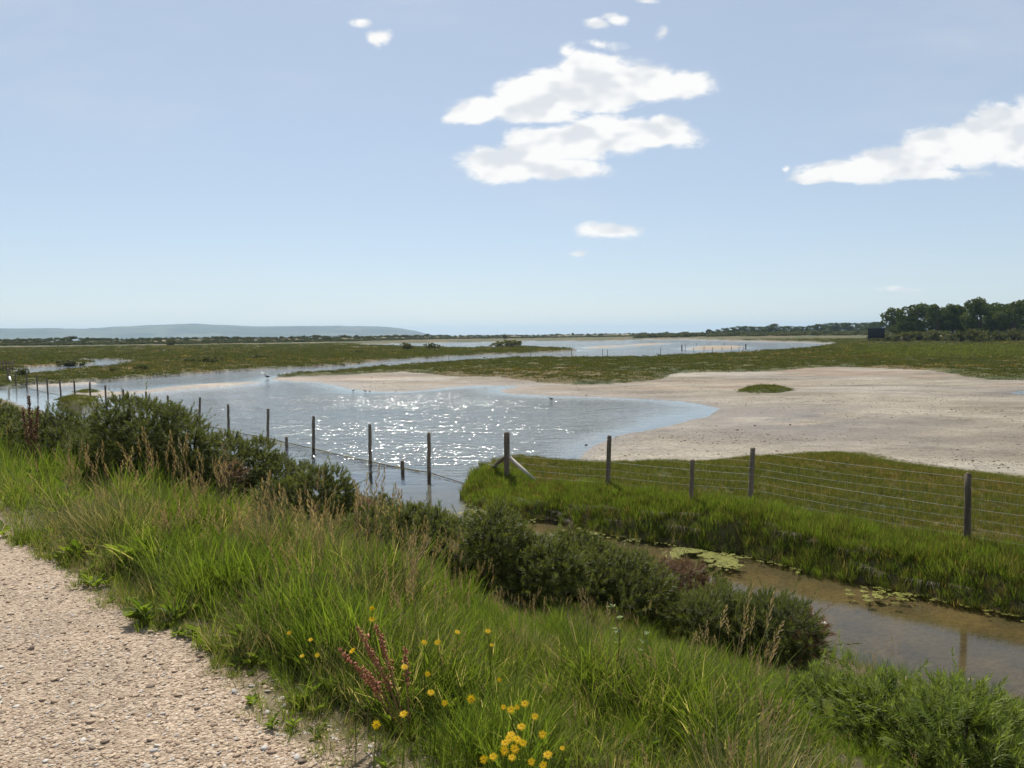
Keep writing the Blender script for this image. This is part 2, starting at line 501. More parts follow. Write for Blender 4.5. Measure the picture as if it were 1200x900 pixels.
def water_mat(name, tintc, wl):
    """Fresnel mix of a sky reflection with clear water over the silt bed; 'chop' = how ruffled the surface is"""
    m_, t, bs = mat(name)
    t.t.nodes.remove(bs)
    geo = t.n('ShaderNodeNewGeometry').outputs['Position']
    chop = t.attr('chop')
    a = t.noise(t.scalev(geo, .42, 1.25, 1, (0, 0, .16)), 1.0 / wl, 2, .5, .4)
    b = t.noise(t.scalev(geo, .5, 1.3, 1, (0, 0, -.28)), 2.4 / wl, 2, .5, .3)
    c = t.noise(t.scalev(geo, .7, 1.2, 1, (0, 0, .5)), 7.0 / wl, 1, .5)
    h = t.m('ADD', t.m('MULTIPLY', a, 1.0), t.m('ADD', t.m('MULTIPLY', b, .42), t.m('MULTIPLY', c, .17)))
    gust = t.ramp(t.noise(t.scalev(geo, .05, .16, 1), 1.0, 4, .6), [(.35, (.55,) * 3), (.65, (1.0,) * 3)])
    nrm = t.bump(h, t.m('MULTIPLY', chop, gust), 0.36 * wl)
    fr = t.n('ShaderNodeFresnel'); fr.inputs[0].default_value = 1.333; t.put(fr.inputs[1], nrm)
    gl = t.n('ShaderNodeBsdfGlossy'); gl.inputs[0].default_value = (1, 1, 1, 1); gl.inputs[1].default_value = .075; t.put(gl.inputs['Normal'], nrm)
    tr = t.n('ShaderNodeBsdfTransparent'); tr.inputs[0].default_value = (*tintc, 1)
    mx = t.n('ShaderNodeMixShader')
    t.put(mx.inputs[0], fr.outputs[0]); t.put(mx.inputs[1], tr.outputs[0]); t.put(mx.inputs[2], gl.outputs[0])
    t.put(t.t.nodes['Material Output'].inputs[0], mx.outputs[0])
    return m_


M['ground'] = ground_mat()
M['mud'] = mud_mat()
M['path'] = path_mat()
M['water'] = water_mat('lagoon_water', (.74, .79, .82), 0.75)
M['ditch'] = water_mat('ditch_water', (.80, .78, .68), 0.75)
M['sea'] = water_mat('sea_water', (.5, .6, .6), 3.0)

# ------------------------------------------------------------------ plan of the place (metres)
Q = math.sqrt(0.5)


def uv(x, y):
    return (x + y) * Q, (y - x) * Q      # u: outwards from the path, v: along it


def xy(u, v):
    return (u - v) * Q, (u + v) * Q


def toe(v):
    return 8.75 + 0.06 * np.clip(v, -20, 60)


def W(pts):
    return [tuple(at(px, py)[:2]) for px, py in pts]


BANK_FOOT = [(548, 588), (575, 601), (610, 607), (650, 609), (700, 624), (740, 631), (800, 638), (860, 645), (900, 655), (950, 670), (1000, 680), (1060, 692),
             (1130, 708), (1200, 722), (1400, 768)]
MEADOW_TOP = [(672, 541), (640, 546), (622, 553), (600, 559), (556, 567), (545, 577)]
SHORE_R = [(605, 452), (580, 457), (595, 461), (640, 464), (720, 466), (790, 470), (841, 478), (825, 489), (770, 500), (720, 511), (692, 521), (680, 531)]
SHORE_L = [(313, 445), (340, 447), (370, 448), (395, 453), (430, 459), (480, 458.5), (520, 455), (560, 452.5)]
toe_line = [xy(toe(v) - 1.3, v) for v in (-14, -6, 0, 6, 12, 18, 26, 34, 44, 58)]
P_WATER = toe_line + W([(-40, 456), (2, 455), (22, 452), (75, 450), (110, 447.5), (150, 444.5), (200, 440.5), (300, 433.5), (400, 428.5), (450, 423), (520, 418.5),
                        (560, 416), (620, 414.5), (679, 411), (640, 408.5), (600, 407), (560, 409.5), (520, 409.5), (470, 407), (418, 405), (418, 404), (470, 402.5),
                        (560, 401), (620, 399.5), (700, 399.5), (760, 398), (800, 398), (880, 400.5), (930, 401.5), (975, 403), (983, 404.5), (960, 408), (930, 411),
                        (890, 413.5), (860, 415.5), (800, 418), (760, 420), (700, 421.5), (640, 421), (600, 421), (560, 424), (480, 429), (400, 436), (330, 441)]
                       + SHORE_L + SHORE_R + MEADOW_TOP + BANK_FOOT)
P_CREEK = W([(5, 433), (28, 440.5), (60, 438), (100, 433.5), (140, 430), (166, 424.5), (112, 420.8), (82, 423.8), (108, 426), (60, 429.5)])
P_PUDDLE = W([(1172, 460), (1200, 457.5), (1260, 459), (1240, 464), (1195, 463)])
P_MUD = W(SHORE_R + [(672, 541), (700, 546), (800, 549), (870, 543), (950, 532), (1010, 534), (1060, 545), (1130, 555), (1200, 563), (1500, 610), (1560, 480), (1200, 447.5),
                     (1160, 446.5), (1140, 443.5), (1105, 437), (1060, 434), (1000, 431.5), (960, 431.5), (900, 436), (850, 437.5), (800, 438.5), (770, 446), (735, 450.5),
                     (680, 452), (640, 450), (610, 446.5)])
P_MUD2 = W(SHORE_L + [(605, 452), (610, 446.5), (580, 443), (540, 442.5), (500, 439.5), (470, 437.5), (440, 438), (400, 440.5), (350, 442), (318, 443.5)])
P_SPIT = W([(80, 462), (95, 458), (115, 457), (140, 459.5), (165, 458), (200, 454), (250, 450), (312, 447), (290, 450.5), (250, 454), (200, 457.5), (150, 462), (120, 466), (90, 466)])
P_TURF_ON_SPIT = W([(84, 461), (95, 458.5), (112, 458.5), (118, 460.5), (100, 462.5)])
P_BAR = W([(683, 407.6), (700, 406), (735, 404.5), (760, 402.8), (792, 402.6), (762, 404.3), (730, 406), (700, 408.4)])
P_NEST = W([(803, 408.5), (820, 405.5), (860, 405.3), (873, 407.5), (862, 409.8), (820, 410.2)])
P_ISLET = W([(862, 460), (872, 456), (895, 454.5), (920, 455.5), (931, 459), (915, 462.3), (885, 462.6)])
P_MOSS = W([(62, 476), (80, 470), (112, 471), (120, 476), (100, 482), (72, 484)])
P_SANDBAR3 = W([(20, 453.4), (60, 450.8), (110, 448.4), (112, 449.8), (70, 452.2), (30, 454.6)])
RIDGE = W([(-500, 411), (-200, 407.5), (0, 405), (250, 402.5), (400, 400), (520, 397.3), (620, 396)]) + W([(800, 394.0), (1000, 392.5), (1300, 390)])
SEA = [(RIDGE[i][0] * 1.07, RIDGE[i][1] * 1.07) for i in range(7)] + [(600, 13500), (-13500, 13500), (-13500, 200)]


def ground(x, y, full=False):
    x = np.asarray(x, float); y = np.asarray(y, float)
    D = np.hypot(x, y)
    u, v = uv(x, y)
    # uneven shorelines
    am = np.clip(0.010 * D, .12, 3.0)
    f1 = 1.0 / np.clip(0.06 * D, 0.9, 12)
    lg = np.floor(np.log2(np.clip(D, 8, 600) / 8)); fq = 1.1 / 2 ** lg * 1.0
    wx = x + am * (fbm(x * fq, y * fq, 3, 3) - .5) * 1.6
    wy = y + am * (fbm(x * fq, y * fq, 7, 3) - .5) * 3.2
    edge = np.clip(.004 * D, .22, 1.2) + .12 * sstep(-D, -16, -12)
    sw = sdist(P_WATER, wx, wy)
    for P in (P_SPIT, P_BAR, P_NEST, P_MOSS, P_SANDBAR3):
        sw = np.maximum(sw, -sdist(P, wx, wy))
    sw = np.minimum(sw, sdist(P_CREEK, wx, wy))
    sw = np.minimum(sw, sdist(P_PUDDLE, wx, wy) + .6)
    sea = sdist(SEA, x, y)
    sm = np.minimum(sdist(P_MUD, wx, wy), sdist(P_MUD2, wx, wy))
    sspit = np.minimum(np.minimum(sdist(P_SPIT, wx, wy), sdist(P_BAR, wx, wy)), np.minimum(sdist(P_NEST, wx, wy), sdist(P_SANDBAR3, wx, wy)))
    sm = np.minimum(sm, sspit)
    sis = np.minimum(sdist(P_ISLET, wx, wy), np.minimum(sdist(P_TURF_ON_SPIT, wx, wy), sdist(P_MOSS, wx, wy)))
    sm = np.maximum(sm, -sis)
    hump = 0
    n_big = fbm(x * .05, y * .05, 11, 4); n_mid = fbm(x * .35, y * .35, 12, 4); n_fine = fbm(x * 2.1, y * 2.1, 13, 3)
    near = sstep(u, 11.0, 12.2) * sstep(-D, -30, -22)
    marsh = .26 + .30 * (n_mid - .5) + .12 * (n_fine - .5) + .25 * near
    hump = 0.35 * np.exp(-((x - 5.6) ** 2 / 6 + (y - 19.5) ** 2 / 5)) + .12 * np.exp(-((x - 1.8) ** 2 / 3 + (y - 19.2) ** 2 / 2))
    marsh = marsh + hump + .04 * sstep(-sis, 0, .8)
    marsh = lerp(.05 + .06 * n_mid + .10 * hump / .35, marsh, sstep(sm, 0, np.where(D < 30, 4.0, .02 * D)))
    far = sstep(D, 90, 260)
    marsh = marsh + far * .45 * n_big
    mudz = np.clip(.012 * np.maximum(sw, 0), .0, .10) + .012 + .07 * sstep(-sspit, -.3, .6) + .07 * (n_mid - .5) * sstep(sw, 0, 6) + .02 * (n_fine - .5) * sstep(sw, 0, 1)
    im = sstep(-sm, -edge, edge * .6)
    z = lerp(marsh, mudz, im)
    bed = -.05 - .38 * sstep(-sw, 0, 4.0) - .03 * n_mid
    iw = sstep(-sw, -edge, edge * .35)
    z = lerp(z, bed, iw)
    # sea wall far out, scrubby dunes on it
    rd = pdist(RIDGE, x, y)
    z = z + (2.3 + 1.6 * (fbm(x * .03, y * .03, 31, 3) - .5)) * np.exp(-(rd / 13) ** 2)
    rightland = sstep(x / np.maximum(y, 1), .05, .4) * sstep(D, 150, 700) * sstep(y, 10, 60)
    z = z + 1.6 * rightland
    isea = sstep(-sea, 0, 14)
    z = lerp(z, -1.5, isea)
    # embankment with the path on it
    uedge = 1.52 + .30 * (fbm(v * .7, v * 0 + 2.2, 41, 3) - .5) + .14 * (fbm(v * 4, u * 2, 42, 2) - .5)
    tv = toe(v)
    s_ = np.clip((u - 2.9) / (tv + .35 - 2.9), 0, 1)
    slope = 1.86 - 2.12 * (s_ * .75 + .25 * s_ * s_ * (3 - 2 * s_))
    verge = 2.0 - .14 * sstep(u, 1.5, 2.9) + .10 * (n_fine - .5) * sstep(u, uedge, uedge + .4)
    emb = np.where(u < 2.9, verge, slope + .22 * (n_mid - .5) * sstep(u, 2.9, 4) + .1 * (n_fine - .5))
    emb = emb - .03 * np.abs(np.clip(u, -1.7, 1.56)) ** 2 * .3 + .012 * (n_fine - .5)
    back = np.clip(-(u + 4.0) / 10, 0, 1)
    emb = np.where(u < -4.0, 2.0 - 3.0 * back, emb)
    k = sstep(u, tv + .1, tv + .75)
    onemb = u < tv + .75
    z = np.where(onemb, lerp(emb, z, k), z)
    if not full:
        return z
    # ---- what it is made of
    cls = np.full(x.shape, 2)                                  # 2 marsh
    cls[(im > .5)] = 3                                         # 3 mud
    cls[(iw > .5)] = 4                                         # 4 bed
    cls[(u < tv + .3)] = 1                                     # 1 embankment
    ipath = sstep(uedge - u, -.10, .08) * sstep(u, -1.9, -1.6)
    cls[(ipath > .5)] = 0
    cls[isea > .5] = 5
    C = lambda *c: np.array(c)[None, :]
    g = n_mid[:, None]; b_ = n_big[:, None]; fi = n_fine[:, None]
    col = lerp(C(.046, .058, .016), C(.095, .088, .028), sstep(g, .3, .7))
    col = lerp(col, C(.15, .10, .042), sstep(fbm(x * .05 + 5, y * .11, 21, 4), .52, .66)[:, None] * .7)
    gs = np.exp(-(((x / np.maximum(y, 1)) - .58) / .16) ** 2) * sstep(D, 105, 130) * (1 - sstep(D, 190, 240))
    col = lerp(col, C(.052, .082, .020), (gs * sstep(y, 5, 20))[:, None])
    rust = near * sstep(fbm(x * .3 + 3, y * .5, 23, 4), .46, .62)
    col = lerp(col, C(.17, .115, .045), rust[:, None] * .5)
    far_s = np.exp(-(rd / 22) ** 2)[:, None]
    col = lerp(col, lerp(C(.10, .10, .045), C(.20, .165, .085), sstep(fbm(x * .06, y * .06, 24, 3), .4, .6)[:, None]), far_s)
    mud = lerp(C(.205, .175, .132), C(.295, .260, .203), sstep(fbm(x * .12, y * .3, 25, 4), .35, .65)[:, None])
    wetm = np.maximum(np.exp(-np.maximum(sw, 0) / np.clip(.045 * D, .5, 2.6)), .97 * np.exp(-((x - 11.0) ** 2 / 40 + (y - 31) ** 2 / 70)) * sstep(fbm(x * .5, y * .5, 26, 3), .2, .5))
    mud = lerp(mud, C(.125, .098, .070), (wetm * .85)[:, None])
    wetm = np.maximum(wetm, .55 * sstep(fbm(x * .11 + 31, y * .17, 28, 4), .50, .66))
    redm = sstep(fbm(x * .07 + 9, y * .2, 27, 4), .52, .66) * sstep(D, 40, 60)
    mud = lerp(mud, C(.29, .20, .135), redm[:, None] * .5)
    mud = lerp(mud, C(.34, .265, .185), (sstep(-sspit, -.5, .5) * (1 - wetm * .5))[:, None] * .7)
    col = lerp(col, mud, im[:, None])
    bedc = lerp(C(.145, .105, .045), C(.085, .068, .035), sstep(fi * .5 + g * .5, .35, .65))
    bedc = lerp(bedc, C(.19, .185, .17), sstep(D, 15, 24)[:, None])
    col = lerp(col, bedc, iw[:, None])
    e = lerp(C(.055, .060, .022), C(.11, .085, .045), sstep(g, .35, .65))
    col = lerp(col, e, ((u < tv + .7) * sstep(z, -.02, .05))[:, None])
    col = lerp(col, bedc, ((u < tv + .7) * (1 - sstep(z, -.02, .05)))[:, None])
    dirt = sstep(-(u - uedge), -.45, -.05) * sstep(u, -1.9, -1.6)
    col = lerp(col, C(.24, .18, .12), dirt[:, None] * .8)
    col = lerp(col, C(.40, .31, .22), ipath[:, None])
    wet = np.clip(wetm * im + .3 * iw, 0, 1)
    return z, cls, col, wet, sw, sm


# ------------------------------------------------------------------ terrain: a polar sheet, dense where the plan has detail
def polar(rows, azi):
    A, R = np.meshgrid(azi, rows)
    x, y = R * np.sin(A), R * np.cos(A)
    nr, na = len(rows), len(azi)
    i = np.arange((nr - 1) * na); r_, c_ = i // na, i % na
    c2 = (c_ + 1) % na
    f = np.stack([r_ * na + c_, r_ * na + c2, (r_ + 1) * na + c2, (r_ + 1) * na + c_], 1)
    return x.ravel(), y.ravel(), f


azi = np.concatenate([np.radians(np.arange(-50, 50, .16)), np.radians(np.arange(50, 310, 4))])
rows = np.concatenate([[.02], np.exp(np.linspace(math.log(.5), math.log(8), 170)), np.exp(np.linspace(math.log(8.05), math.log(20), 150)), np.exp(np.linspace(math.log(20.2), math.log(320), 260)), np.exp(np.linspace(math.log(325), math.log(13000), 70))])
gx, gy, gf = polar(rows, azi)
gz, gcls, gcol, gwet, gsw, gsm = ground(gx, gy, True)


def sub(f, mask, V, **per):
    f = f[mask]
    idx, inv = np.unique(f, return_inverse=True)
    return V[idx], inv.reshape(f.shape), {k: a[idx] for k, a in per.items()}


fc = np.median(gcls[gf], axis=1).astype(int)
GV = np.stack([gx, gy, gz], 1)
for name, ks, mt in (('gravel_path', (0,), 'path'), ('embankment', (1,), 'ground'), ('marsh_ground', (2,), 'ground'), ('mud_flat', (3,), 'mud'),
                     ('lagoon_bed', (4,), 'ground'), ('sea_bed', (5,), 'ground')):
    v_, f_, p_ = sub(gf, np.isin(fc, ks), GV, col=gcol, wet=gwet)
    link(name, mesh(name, v_, f_, M[mt], True, {'wet': p_['wet']}, {'col': p_['col']}), kind='structure')

# ------------------------------------------------------------------ water sheets at z = 0
wrows = np.concatenate([np.exp(np.linspace(math.log(5), math.log(420), 150))])
wazi = np.radians(np.arange(-62, 56, .5))
wx_, wy_, wf = polar(wrows, wazi)
ok = (wf % len(wazi)).max(1) - (wf % len(wazi)).min(1) < 3
wf = wf[ok]
wsw = ground(wx_, wy_, True)[4]
wu, wv_ = uv(wx_, wy_)
D_ = np.hypot(wx_, wy_)
ditch = (wu < 12.3 - .0 * wv_) & (wv_ < 12.3) & (wu < 12.2)
lee = sstep(-wsw, .2, np.clip(.075 * D_, .8, 4.5)) * .9 + .1          # calmer water along the shores
east = np.exp(-((wx_ - 7.0) / 3.2) ** 2 - ((wy_ - 31) / 7.0) ** 2)
chop = lee * (1 - .8 * np.clip(east, 0, 1))
chop = np.where(ditch, .03, chop) * np.where(wv_ < 17, sstep(wu, 11.5, 14.5 + 0 * wu) * .95 + .05, sstep(wu, toe(wv_) + .5, toe(wv_) + 4.0) * .7 + .3)
WV = np.stack([wx_, wy_, np.zeros_like(wx_)], 1)
fd = ditch[wf].all(1)
for name, mk in (('ditch_water', fd), ('lagoon_water', ~fd)):
    under = (wsw[wf].min(1) < 1.5) & (wu[wf].max(1) > 8.0)
    v_, f_, p_ = sub(wf, mk & under, WV, chop=chop)
    link(name, mesh(name, v_, f_, M['ditch' if name == 'ditch_water' else 'water'], True, {'chop': p_['chop']}), kind='structure')
sa = np.radians(np.linspace(-75, 30, 60)); sr = np.exp(np.linspace(math.log(200), math.log(13400), 40))
sx, sy, sf = polar(sr, sa)
sf = sf[(sf % 60).max(1) - (sf % 60).min(1) < 3]
ss = sdist(SEA, sx, sy)
sf = sf[ss[sf].min(1) < 0]
v_, f_, p_ = sub(sf, np.ones(len(sf), bool), np.stack([sx, sy, np.full_like(sx, -.02)], 1), chop=np.ones_like(sx) * .7)
link('sea', mesh('sea', v_, f_, M['sea'], True, {'chop': p_['chop']}), kind='structure')

# ------------------------------------------------------------------ island hills across the strait
HILL = np.array([(-700, 393), (-450, 390), (-150, 389), (0, 387), (40, 386.2), (100, 386.3), (150, 383.8), (200, 381.2), (225, 380.6), (262, 382), (300, 383.2), (340, 382.6),
                 (400, 382), (452, 382.8), (472, 385), (490, 388.2), (504, 392.4)])
hp = np.linspace(-700, 507, 360)
crest = np.interp(hp, HILL[:, 0], HILL[:, 1]) + .5 * (fbm(hp * .05, hp * 0, 51, 4) - .5) + .5 * (fbm(hp * .3, hp * 0, 52, 2) - .5)
V = []; nr = 26
for k in range(nr):
    q = k / (nr - 1)
    Dk = 5200 + 2200 * q
    d = np.array([ray(p, 391.9 - .0085 * (p - 600)) for p in hp])
    dd = d[:, :2] / np.linalg.norm(d[:, :2], axis=1, keepdims=True)
    peak = (391.9 - .0085 * (hp - 600) - crest) / FPX * 6300 + CAM_H
    shape = math.sin(min(q / .52, 1.0) * math.pi / 2) ** 1.3 if q < .52 else 1 - .5 * (q - .52) / .48
    n_ = fbm(hp * .022 + 3, np.full_like(hp, q * 3), 53, 4) - .5
    z = np.maximum(peak, 0) * shape * (1 + .55 * n_ * math.sin(math.pi * min(1, q / .52)) * 1.0) - (4 if k == 0 else 0)
    V.append(np.stack([dd[:, 0] * Dk, dd[:, 1] * Dk, z], 1))
V = np.concatenate(V)
n = len(hp)
i = np.arange((nr - 1) * (n - 1)); r_, c_ = i // (n - 1), i % (n - 1)
Fh = np.stack([r_ * n + c_, r_ * n + c_ + 1, (r_ + 1) * n + c_ + 1, (r_ + 1) * n + c_], 1)


def hill_mat():
    m_, t, bs = mat('downland')
    geo = t.n('ShaderNodeNewGeometry').outputs['Position']
    vo = t.n('ShaderNodeTexVoronoi'); t.put(vo.inputs['Vector'], geo); vo.inputs['Scale'].default_value = .0042
    hs = t.n('ShaderNodeSeparateColor'); t.put(hs.inputs[0], vo.outputs['Color'])
    c = t.ramp(hs.outputs[0], [(0, (.025, .036, .018)), (.35, (.040, .055, .026)), (.7, (.065, .080, .038)), (1, (.11, .11, .062))])
    c = t.mix(t.smooth(t.noise(geo, .009, 5, .7), .5, .6), c, (.025, .04, .018))
    t.put(bs.inputs['Base Color'], c)
    bs.inputs['Roughness'].default_value = .95
    return m_


link('hills', mesh('hills', V, Fh, hill_mat(), True), kind='structure')

# ------------------------------------------------------------------ air
HX0, HX1, HY0, HY1, HZ0, HZ1 = -13900, 13900, -13900, 13900, -3.0, 135.0
hb = MB(); hb.box(((HX0 + HX1) / 2, (HY0 + HY1) / 2, (HZ0 + HZ1) / 2), (HX1 - HX0, HY1 - HY0, HZ1 - HZ0))
hm = bpy.data.materials.new('haze'); hm.use_nodes = True
ht = NT(hm.node_tree)
hm.node_tree.nodes.remove(hm.node_tree.nodes['Principled BSDF'])
pv = ht.n('ShaderNodeVolumePrincipled')
pv.inputs['Color'].default_value = (.56, .79, 1.0, 1)
pv.inputs['Density'].default_value = 0.00010
pv.inputs['Anisotropy'].default_value = .25
ht.put(hm.node_tree.nodes['Material Output'].inputs['Volume'], pv.outputs[0])
link('haze', hb.mesh('haze', hm), kind='stuff', label='pale summer haze in the air over marsh and strait', category='haze')


# ------------------------------------------------------------------ scatter (stuff only)
def scatter(name, pts, protos, rng, scale, idx=None, tilt=.15, label='', category='', rotz=None, sz=None):
    n = len(pts)
    me = bpy.data.meshes.new(name)
    me.vertices.add(n); me.vertices.foreach_set('co', np.asarray(pts, np.float32).ravel())
    rot = np.stack([rng.normal(0, tilt, n), rng.normal(0, tilt, n), rng.uniform(0, 6.283, n) if rotz is None else rotz], 1)
    sc3 = np.stack([scale, scale, scale if sz is None else sz], 1)
    a = me.attributes.new('rot', 'FLOAT_VECTOR', 'POINT'); a.data.foreach_set('vector', rot.astype(np.float32).ravel())
    a = me.attributes.new('scl', 'FLOAT_VECTOR', 'POINT'); a.data.foreach_set('vector', sc3.astype(np.float32).ravel())
    a = me.attributes.new('idx', 'INT', 'POINT'); a.data.foreach_set('value', (rng.integers(0, len(protos), n) if idx is None else idx).astype(np.int32))
    cl = bpy.data.collections.new(name + '_sources')
    for k, m_ in enumerate(protos):
        cl.objects.link(bpy.data.objects.new('%s_src_%02d' % (name, k), m_))
    g = bpy.data.node_groups.new(name, 'GeometryNodeTree')
    g.interface.new_socket('Geometry', in_out='INPUT', socket_type='NodeSocketGeometry')
    g.interface.new_socket('Geometry', in_out='OUTPUT', socket_type='NodeSocketGeometry')
    t = NT(g)
    gi, go = t.n('NodeGroupInput'), t.n('NodeGroupOutput')
    ci = t.n('GeometryNodeCollectionInfo'); ci.inputs[0].default_value = cl; ci.inputs['Separate Children'].default_value = True; ci.inputs['Reset Children'].default_value = True
    na = lambda nm, ty: [setattr(x := t.n('GeometryNodeInputNamedAttribute', data_type=ty), 'name', nm), x.inputs[0].__setattr__('default_value', nm), next(o for o in x.outputs if o.enabled and o.name == 'Attribute')][-1]
    e2r = t.n('FunctionNodeEulerToRotation'); t.put(e2r.inputs[0], na('rot', 'FLOAT_VECTOR'))
    ip = t.n('GeometryNodeInstanceOnPoints')
    t.put(ip.inputs['Points'], gi.outputs[0]); t.put(ip.inputs['Instance'], ci.outputs[0]); ip.inputs['Pick Instance'].default_value = True
    t.put(ip.inputs['Instance Index'], na('idx', 'INT')); t.put(ip.inputs['Rotation'], e2r.outputs[0]); t.put(ip.inputs['Scale'], na('scl', 'FLOAT_VECTOR'))
    t.put(go.inputs[0], ip.outputs[0])
    o = link(name, me, kind='stuff', label=label, category=category)
    md = o.modifiers.new('scatter', 'NODES'); md.node_group = g
    return o


def blades(rng, n, h, rad, width, lean, bend, segs=3, jitter=.35, mb=None, straw=0.1, topw=.15):
    """tuft of grass blades as strips"""
    mb = mb or MB()
    for k in range(n):
        a = rng.uniform(0, 6.283); r = rad * math.sqrt(rng.uniform())
        bx, by = r * math.cos(a), r * math.sin(a)
        hh = h * (1 - jitter + jitter * 1.4 * rng.uniform())
        az = a + rng.normal(0, .8) if rad > 0 else rng.uniform(0, 6.283)
        l0 = abs(rng.normal(0, lean)); bd = bend * rng.uniform(.2, 1.2)
        wv = rng.uniform(0, 6.283); wd = width * rng.uniform(.6, 1.3)
        dx, dy = math.cos(az), math.sin(az); sx_, sy_ = math.cos(wv) * wd / 2, math.sin(wv) * wd / 2
        V = []; p = np.array((bx, by, 0.)); ang = l0
        for i in range(segs + 1):
            q = i / segs
            ww = 1.0 - (1 - topw) * q ** 1.6
            if i < segs:
                V += [p + (sx_ * ww, sy_ * ww, 0), p - (sx_ * ww, sy_ * ww, 0)]
            else:
                V += [p.copy()]
            st = hh / segs
            p = p + (dx * math.sin(ang) * st, dy * math.sin(ang) * st, math.cos(ang) * st)
            ang += bd / segs
        F_ = []
        for i in range(segs - 1):
            F_ += [(2 * i, 2 * i + 1, 2 * i + 3), (2 * i, 2 * i + 3, 2 * i + 2)]
        i = segs - 1
        F_ += [(2 * i, 2 * i + 1, 2 * i + 2)]
        tn = rng.uniform(.9, 1.0) if rng.uniform() < straw else rng.uniform(0, .84)
        mb.add(V, F_, tn)
    return mb


def seed_stems(rng, n, h, rad, hl, hw, mb):
    for k in range(n):
        a = rng.uniform(0, 6.283); r = rad * math.sqrt(rng.uniform())
        hh = h * rng.uniform(.7, 1.15); az = rng.uniform(0, 6.283); ln = abs(rng.normal(0, .13))
        d = np.array((math.cos(az) * math.sin(ln), math.sin(az) * math.sin(ln), math.cos(ln)))
        b = np.array((r * math.cos(a), r * math.sin(a), 0))
        mb.tube([b, b + d * hh * .55, b + d * hh], [.0016, .0013, .001], 3, False, rng.uniform(.2, .6))
        top = b + d * hh; tn = rng.uniform(0, 1)
        L = hl * rng.uniform(.7, 1.2); d2 = d + np.array((rng.normal(0, .15), rng.normal(0, .15), 0)); d2 /= np.linalg.norm(d2)
        c1 = np.cross(d2, (0.3, .9, .1)); c1 /= np.linalg.norm(c1); c2 = np.cross(d2, c1)
        for q in range(14):                                   # loose spikelets round the head
            f = q / 13; th = q * 2.4
            o = top + d2 * L * f; o_ = (math.cos(th) * c1 + math.sin(th) * c2)
            ww = hw * math.sin(math.pi * (.12 + .83 * f)) * rng.uniform(.7, 1.2)
            tip = o + o_ * ww + d2 * L * .16
            s_ = np.cross(o_, d2) * hw * .45
            mb.add([o - d2 * .004, tip + s_ * .6, tip + d2 * L * .07, tip - s_ * .6], [(0, 1, 2), (0, 2, 3)], np.clip(tn + rng.normal(0, .12), 0, 1))


def gpt(px, py, h=0.0):
    """where the sight line through a photo pixel meets the ground (plus h)"""
    d = ray(px, py)
    ts = np.exp(np.linspace(math.log(1.0), math.log(900), 900))
    z = ground(d[0] * ts, d[1] * ts) + h
    i = np.argmax(CAM_H + d[2] * ts < z)
    a, b = ts[max(i - 1, 0)], ts[i]
    for _ in range(18):
        m = (a + b) / 2
        if CAM_H + d[2] * m < float(ground(np.array([d[0] * m]), np.array([d[1] * m]))[0]) + h: b = m
        else: a = m
    return np.array((d[0] * b, d[1] * b, CAM_H + d[2] * b))



# (left px, right px, top py, foot py, depth m, lumps, shoots per m2, label, dead patches (x, y, z, r))
BUSH = [(122, 318, 476, 592, 1.6, 5, 300, 'largest dark gorse bush, tall and rounded, above the water fence', ((.95, -.6, .35, .38),)),
        (22, 112, 482, 548, 1.3, 3, 240, 'gorse bush with a rust-brown dock spike standing before it', ()),
        (-60, 34, 468, 532, 1.3, 3, 200, 'gorse bush at the far end of the embankment row', ()),
        (70, 140, 500, 560, 1.0, 3, 260, 'low spreading gorse between two taller rounded bushes', ()),
        (258, 322, 578, 618, .9, 2, 300, 'low gorse skirt at the foot of the largest bush', ((-.1, -.1, .35, .2),)),
        (318, 462, 532, 634, 1.2, 4, 300, 'gorse bush with a pale dead branch leaning out of it', ((.5, -.3, .35, .22),)),
        (418, 548, 580, 672, 1.0, 3, 320, 'low grey-green gorse in front of the open water, mid slope', ()),
        (515, 664, 600, 708, 1.2, 4, 340, 'broad grey-green gorse cushion below the corner post', ()),
        (628, 770, 624, 720, 1.0, 3, 340, 'gorse cushion beside the dead brown gorse patch', ()),
        (756, 846, 652, 742, .8, 2, 380, 'half-dead gorse with pinkish brown shoots over the ditch', ((-.12, -.15, .32, .42),)),
        (818, 962, 680, 782, .9, 4, 380, 'green gorse with upright shoots reaching over the ditch water', ((.36, -.28, .25, .26),)),
        (1048, 1180, 800, 932, .8, 3, 420, 'leafy fresh-green gorse among dry stalks, lowest on the slope', ()),
        (1160, 1278, 838, 940, .8, 3, 400, 'small gorse at the water edge beside the dry stalks', ())]
BPOS = []
for (l, r, tp, ft, dep, nl, dens, lb, dead) in BUSH:
    c = (l + r) / 2
    f = gpt(c, ft); D = math.hypot(f[0], f[1]); Dc = D + dep * .5
    d = ray(c, tp); k = Dc / math.hypot(d[0], d[1])
    bx_, by_ = d[0] * k, d[1] * k
    hgt = CAM_H + d[2] * k - float(ground(np.array([bx_]), np.array([by_]))[0])
    BPOS.append((bx_, by_, (r - l) / FPX * Dc * .88, dep, max(hgt * .90, .30)))


R = np.random.default_rng(7)
lush = [blades(R, 20, .42, .055, .0082, .2, 1.15, 5).mesh('lush', M['grass']) for _ in range(3)]
fresh = [blades(R, 20, .46, .055, .0086, .17, 1.0, 5, straw=.04).mesh('fresh', M['fresh_grass']) for _ in range(3)]
dull = [blades(R, 24, .38, .065, .005, .24, 1.0, 4, straw=.28).mesh('dull', M['dull_grass']) for _ in range(3)]
short = [blades(R, 40, .15, .075, .006, .4, 1.0, 3, straw=.15).mesh('short', M['grass']) for _ in range(2)]


def seed_proto(h, n, hl, hw):
    mb = MB(); seed_stems(R, n, h, .08, hl, hw, mb)
    return mb.mesh('seed_stems', M['seed'])


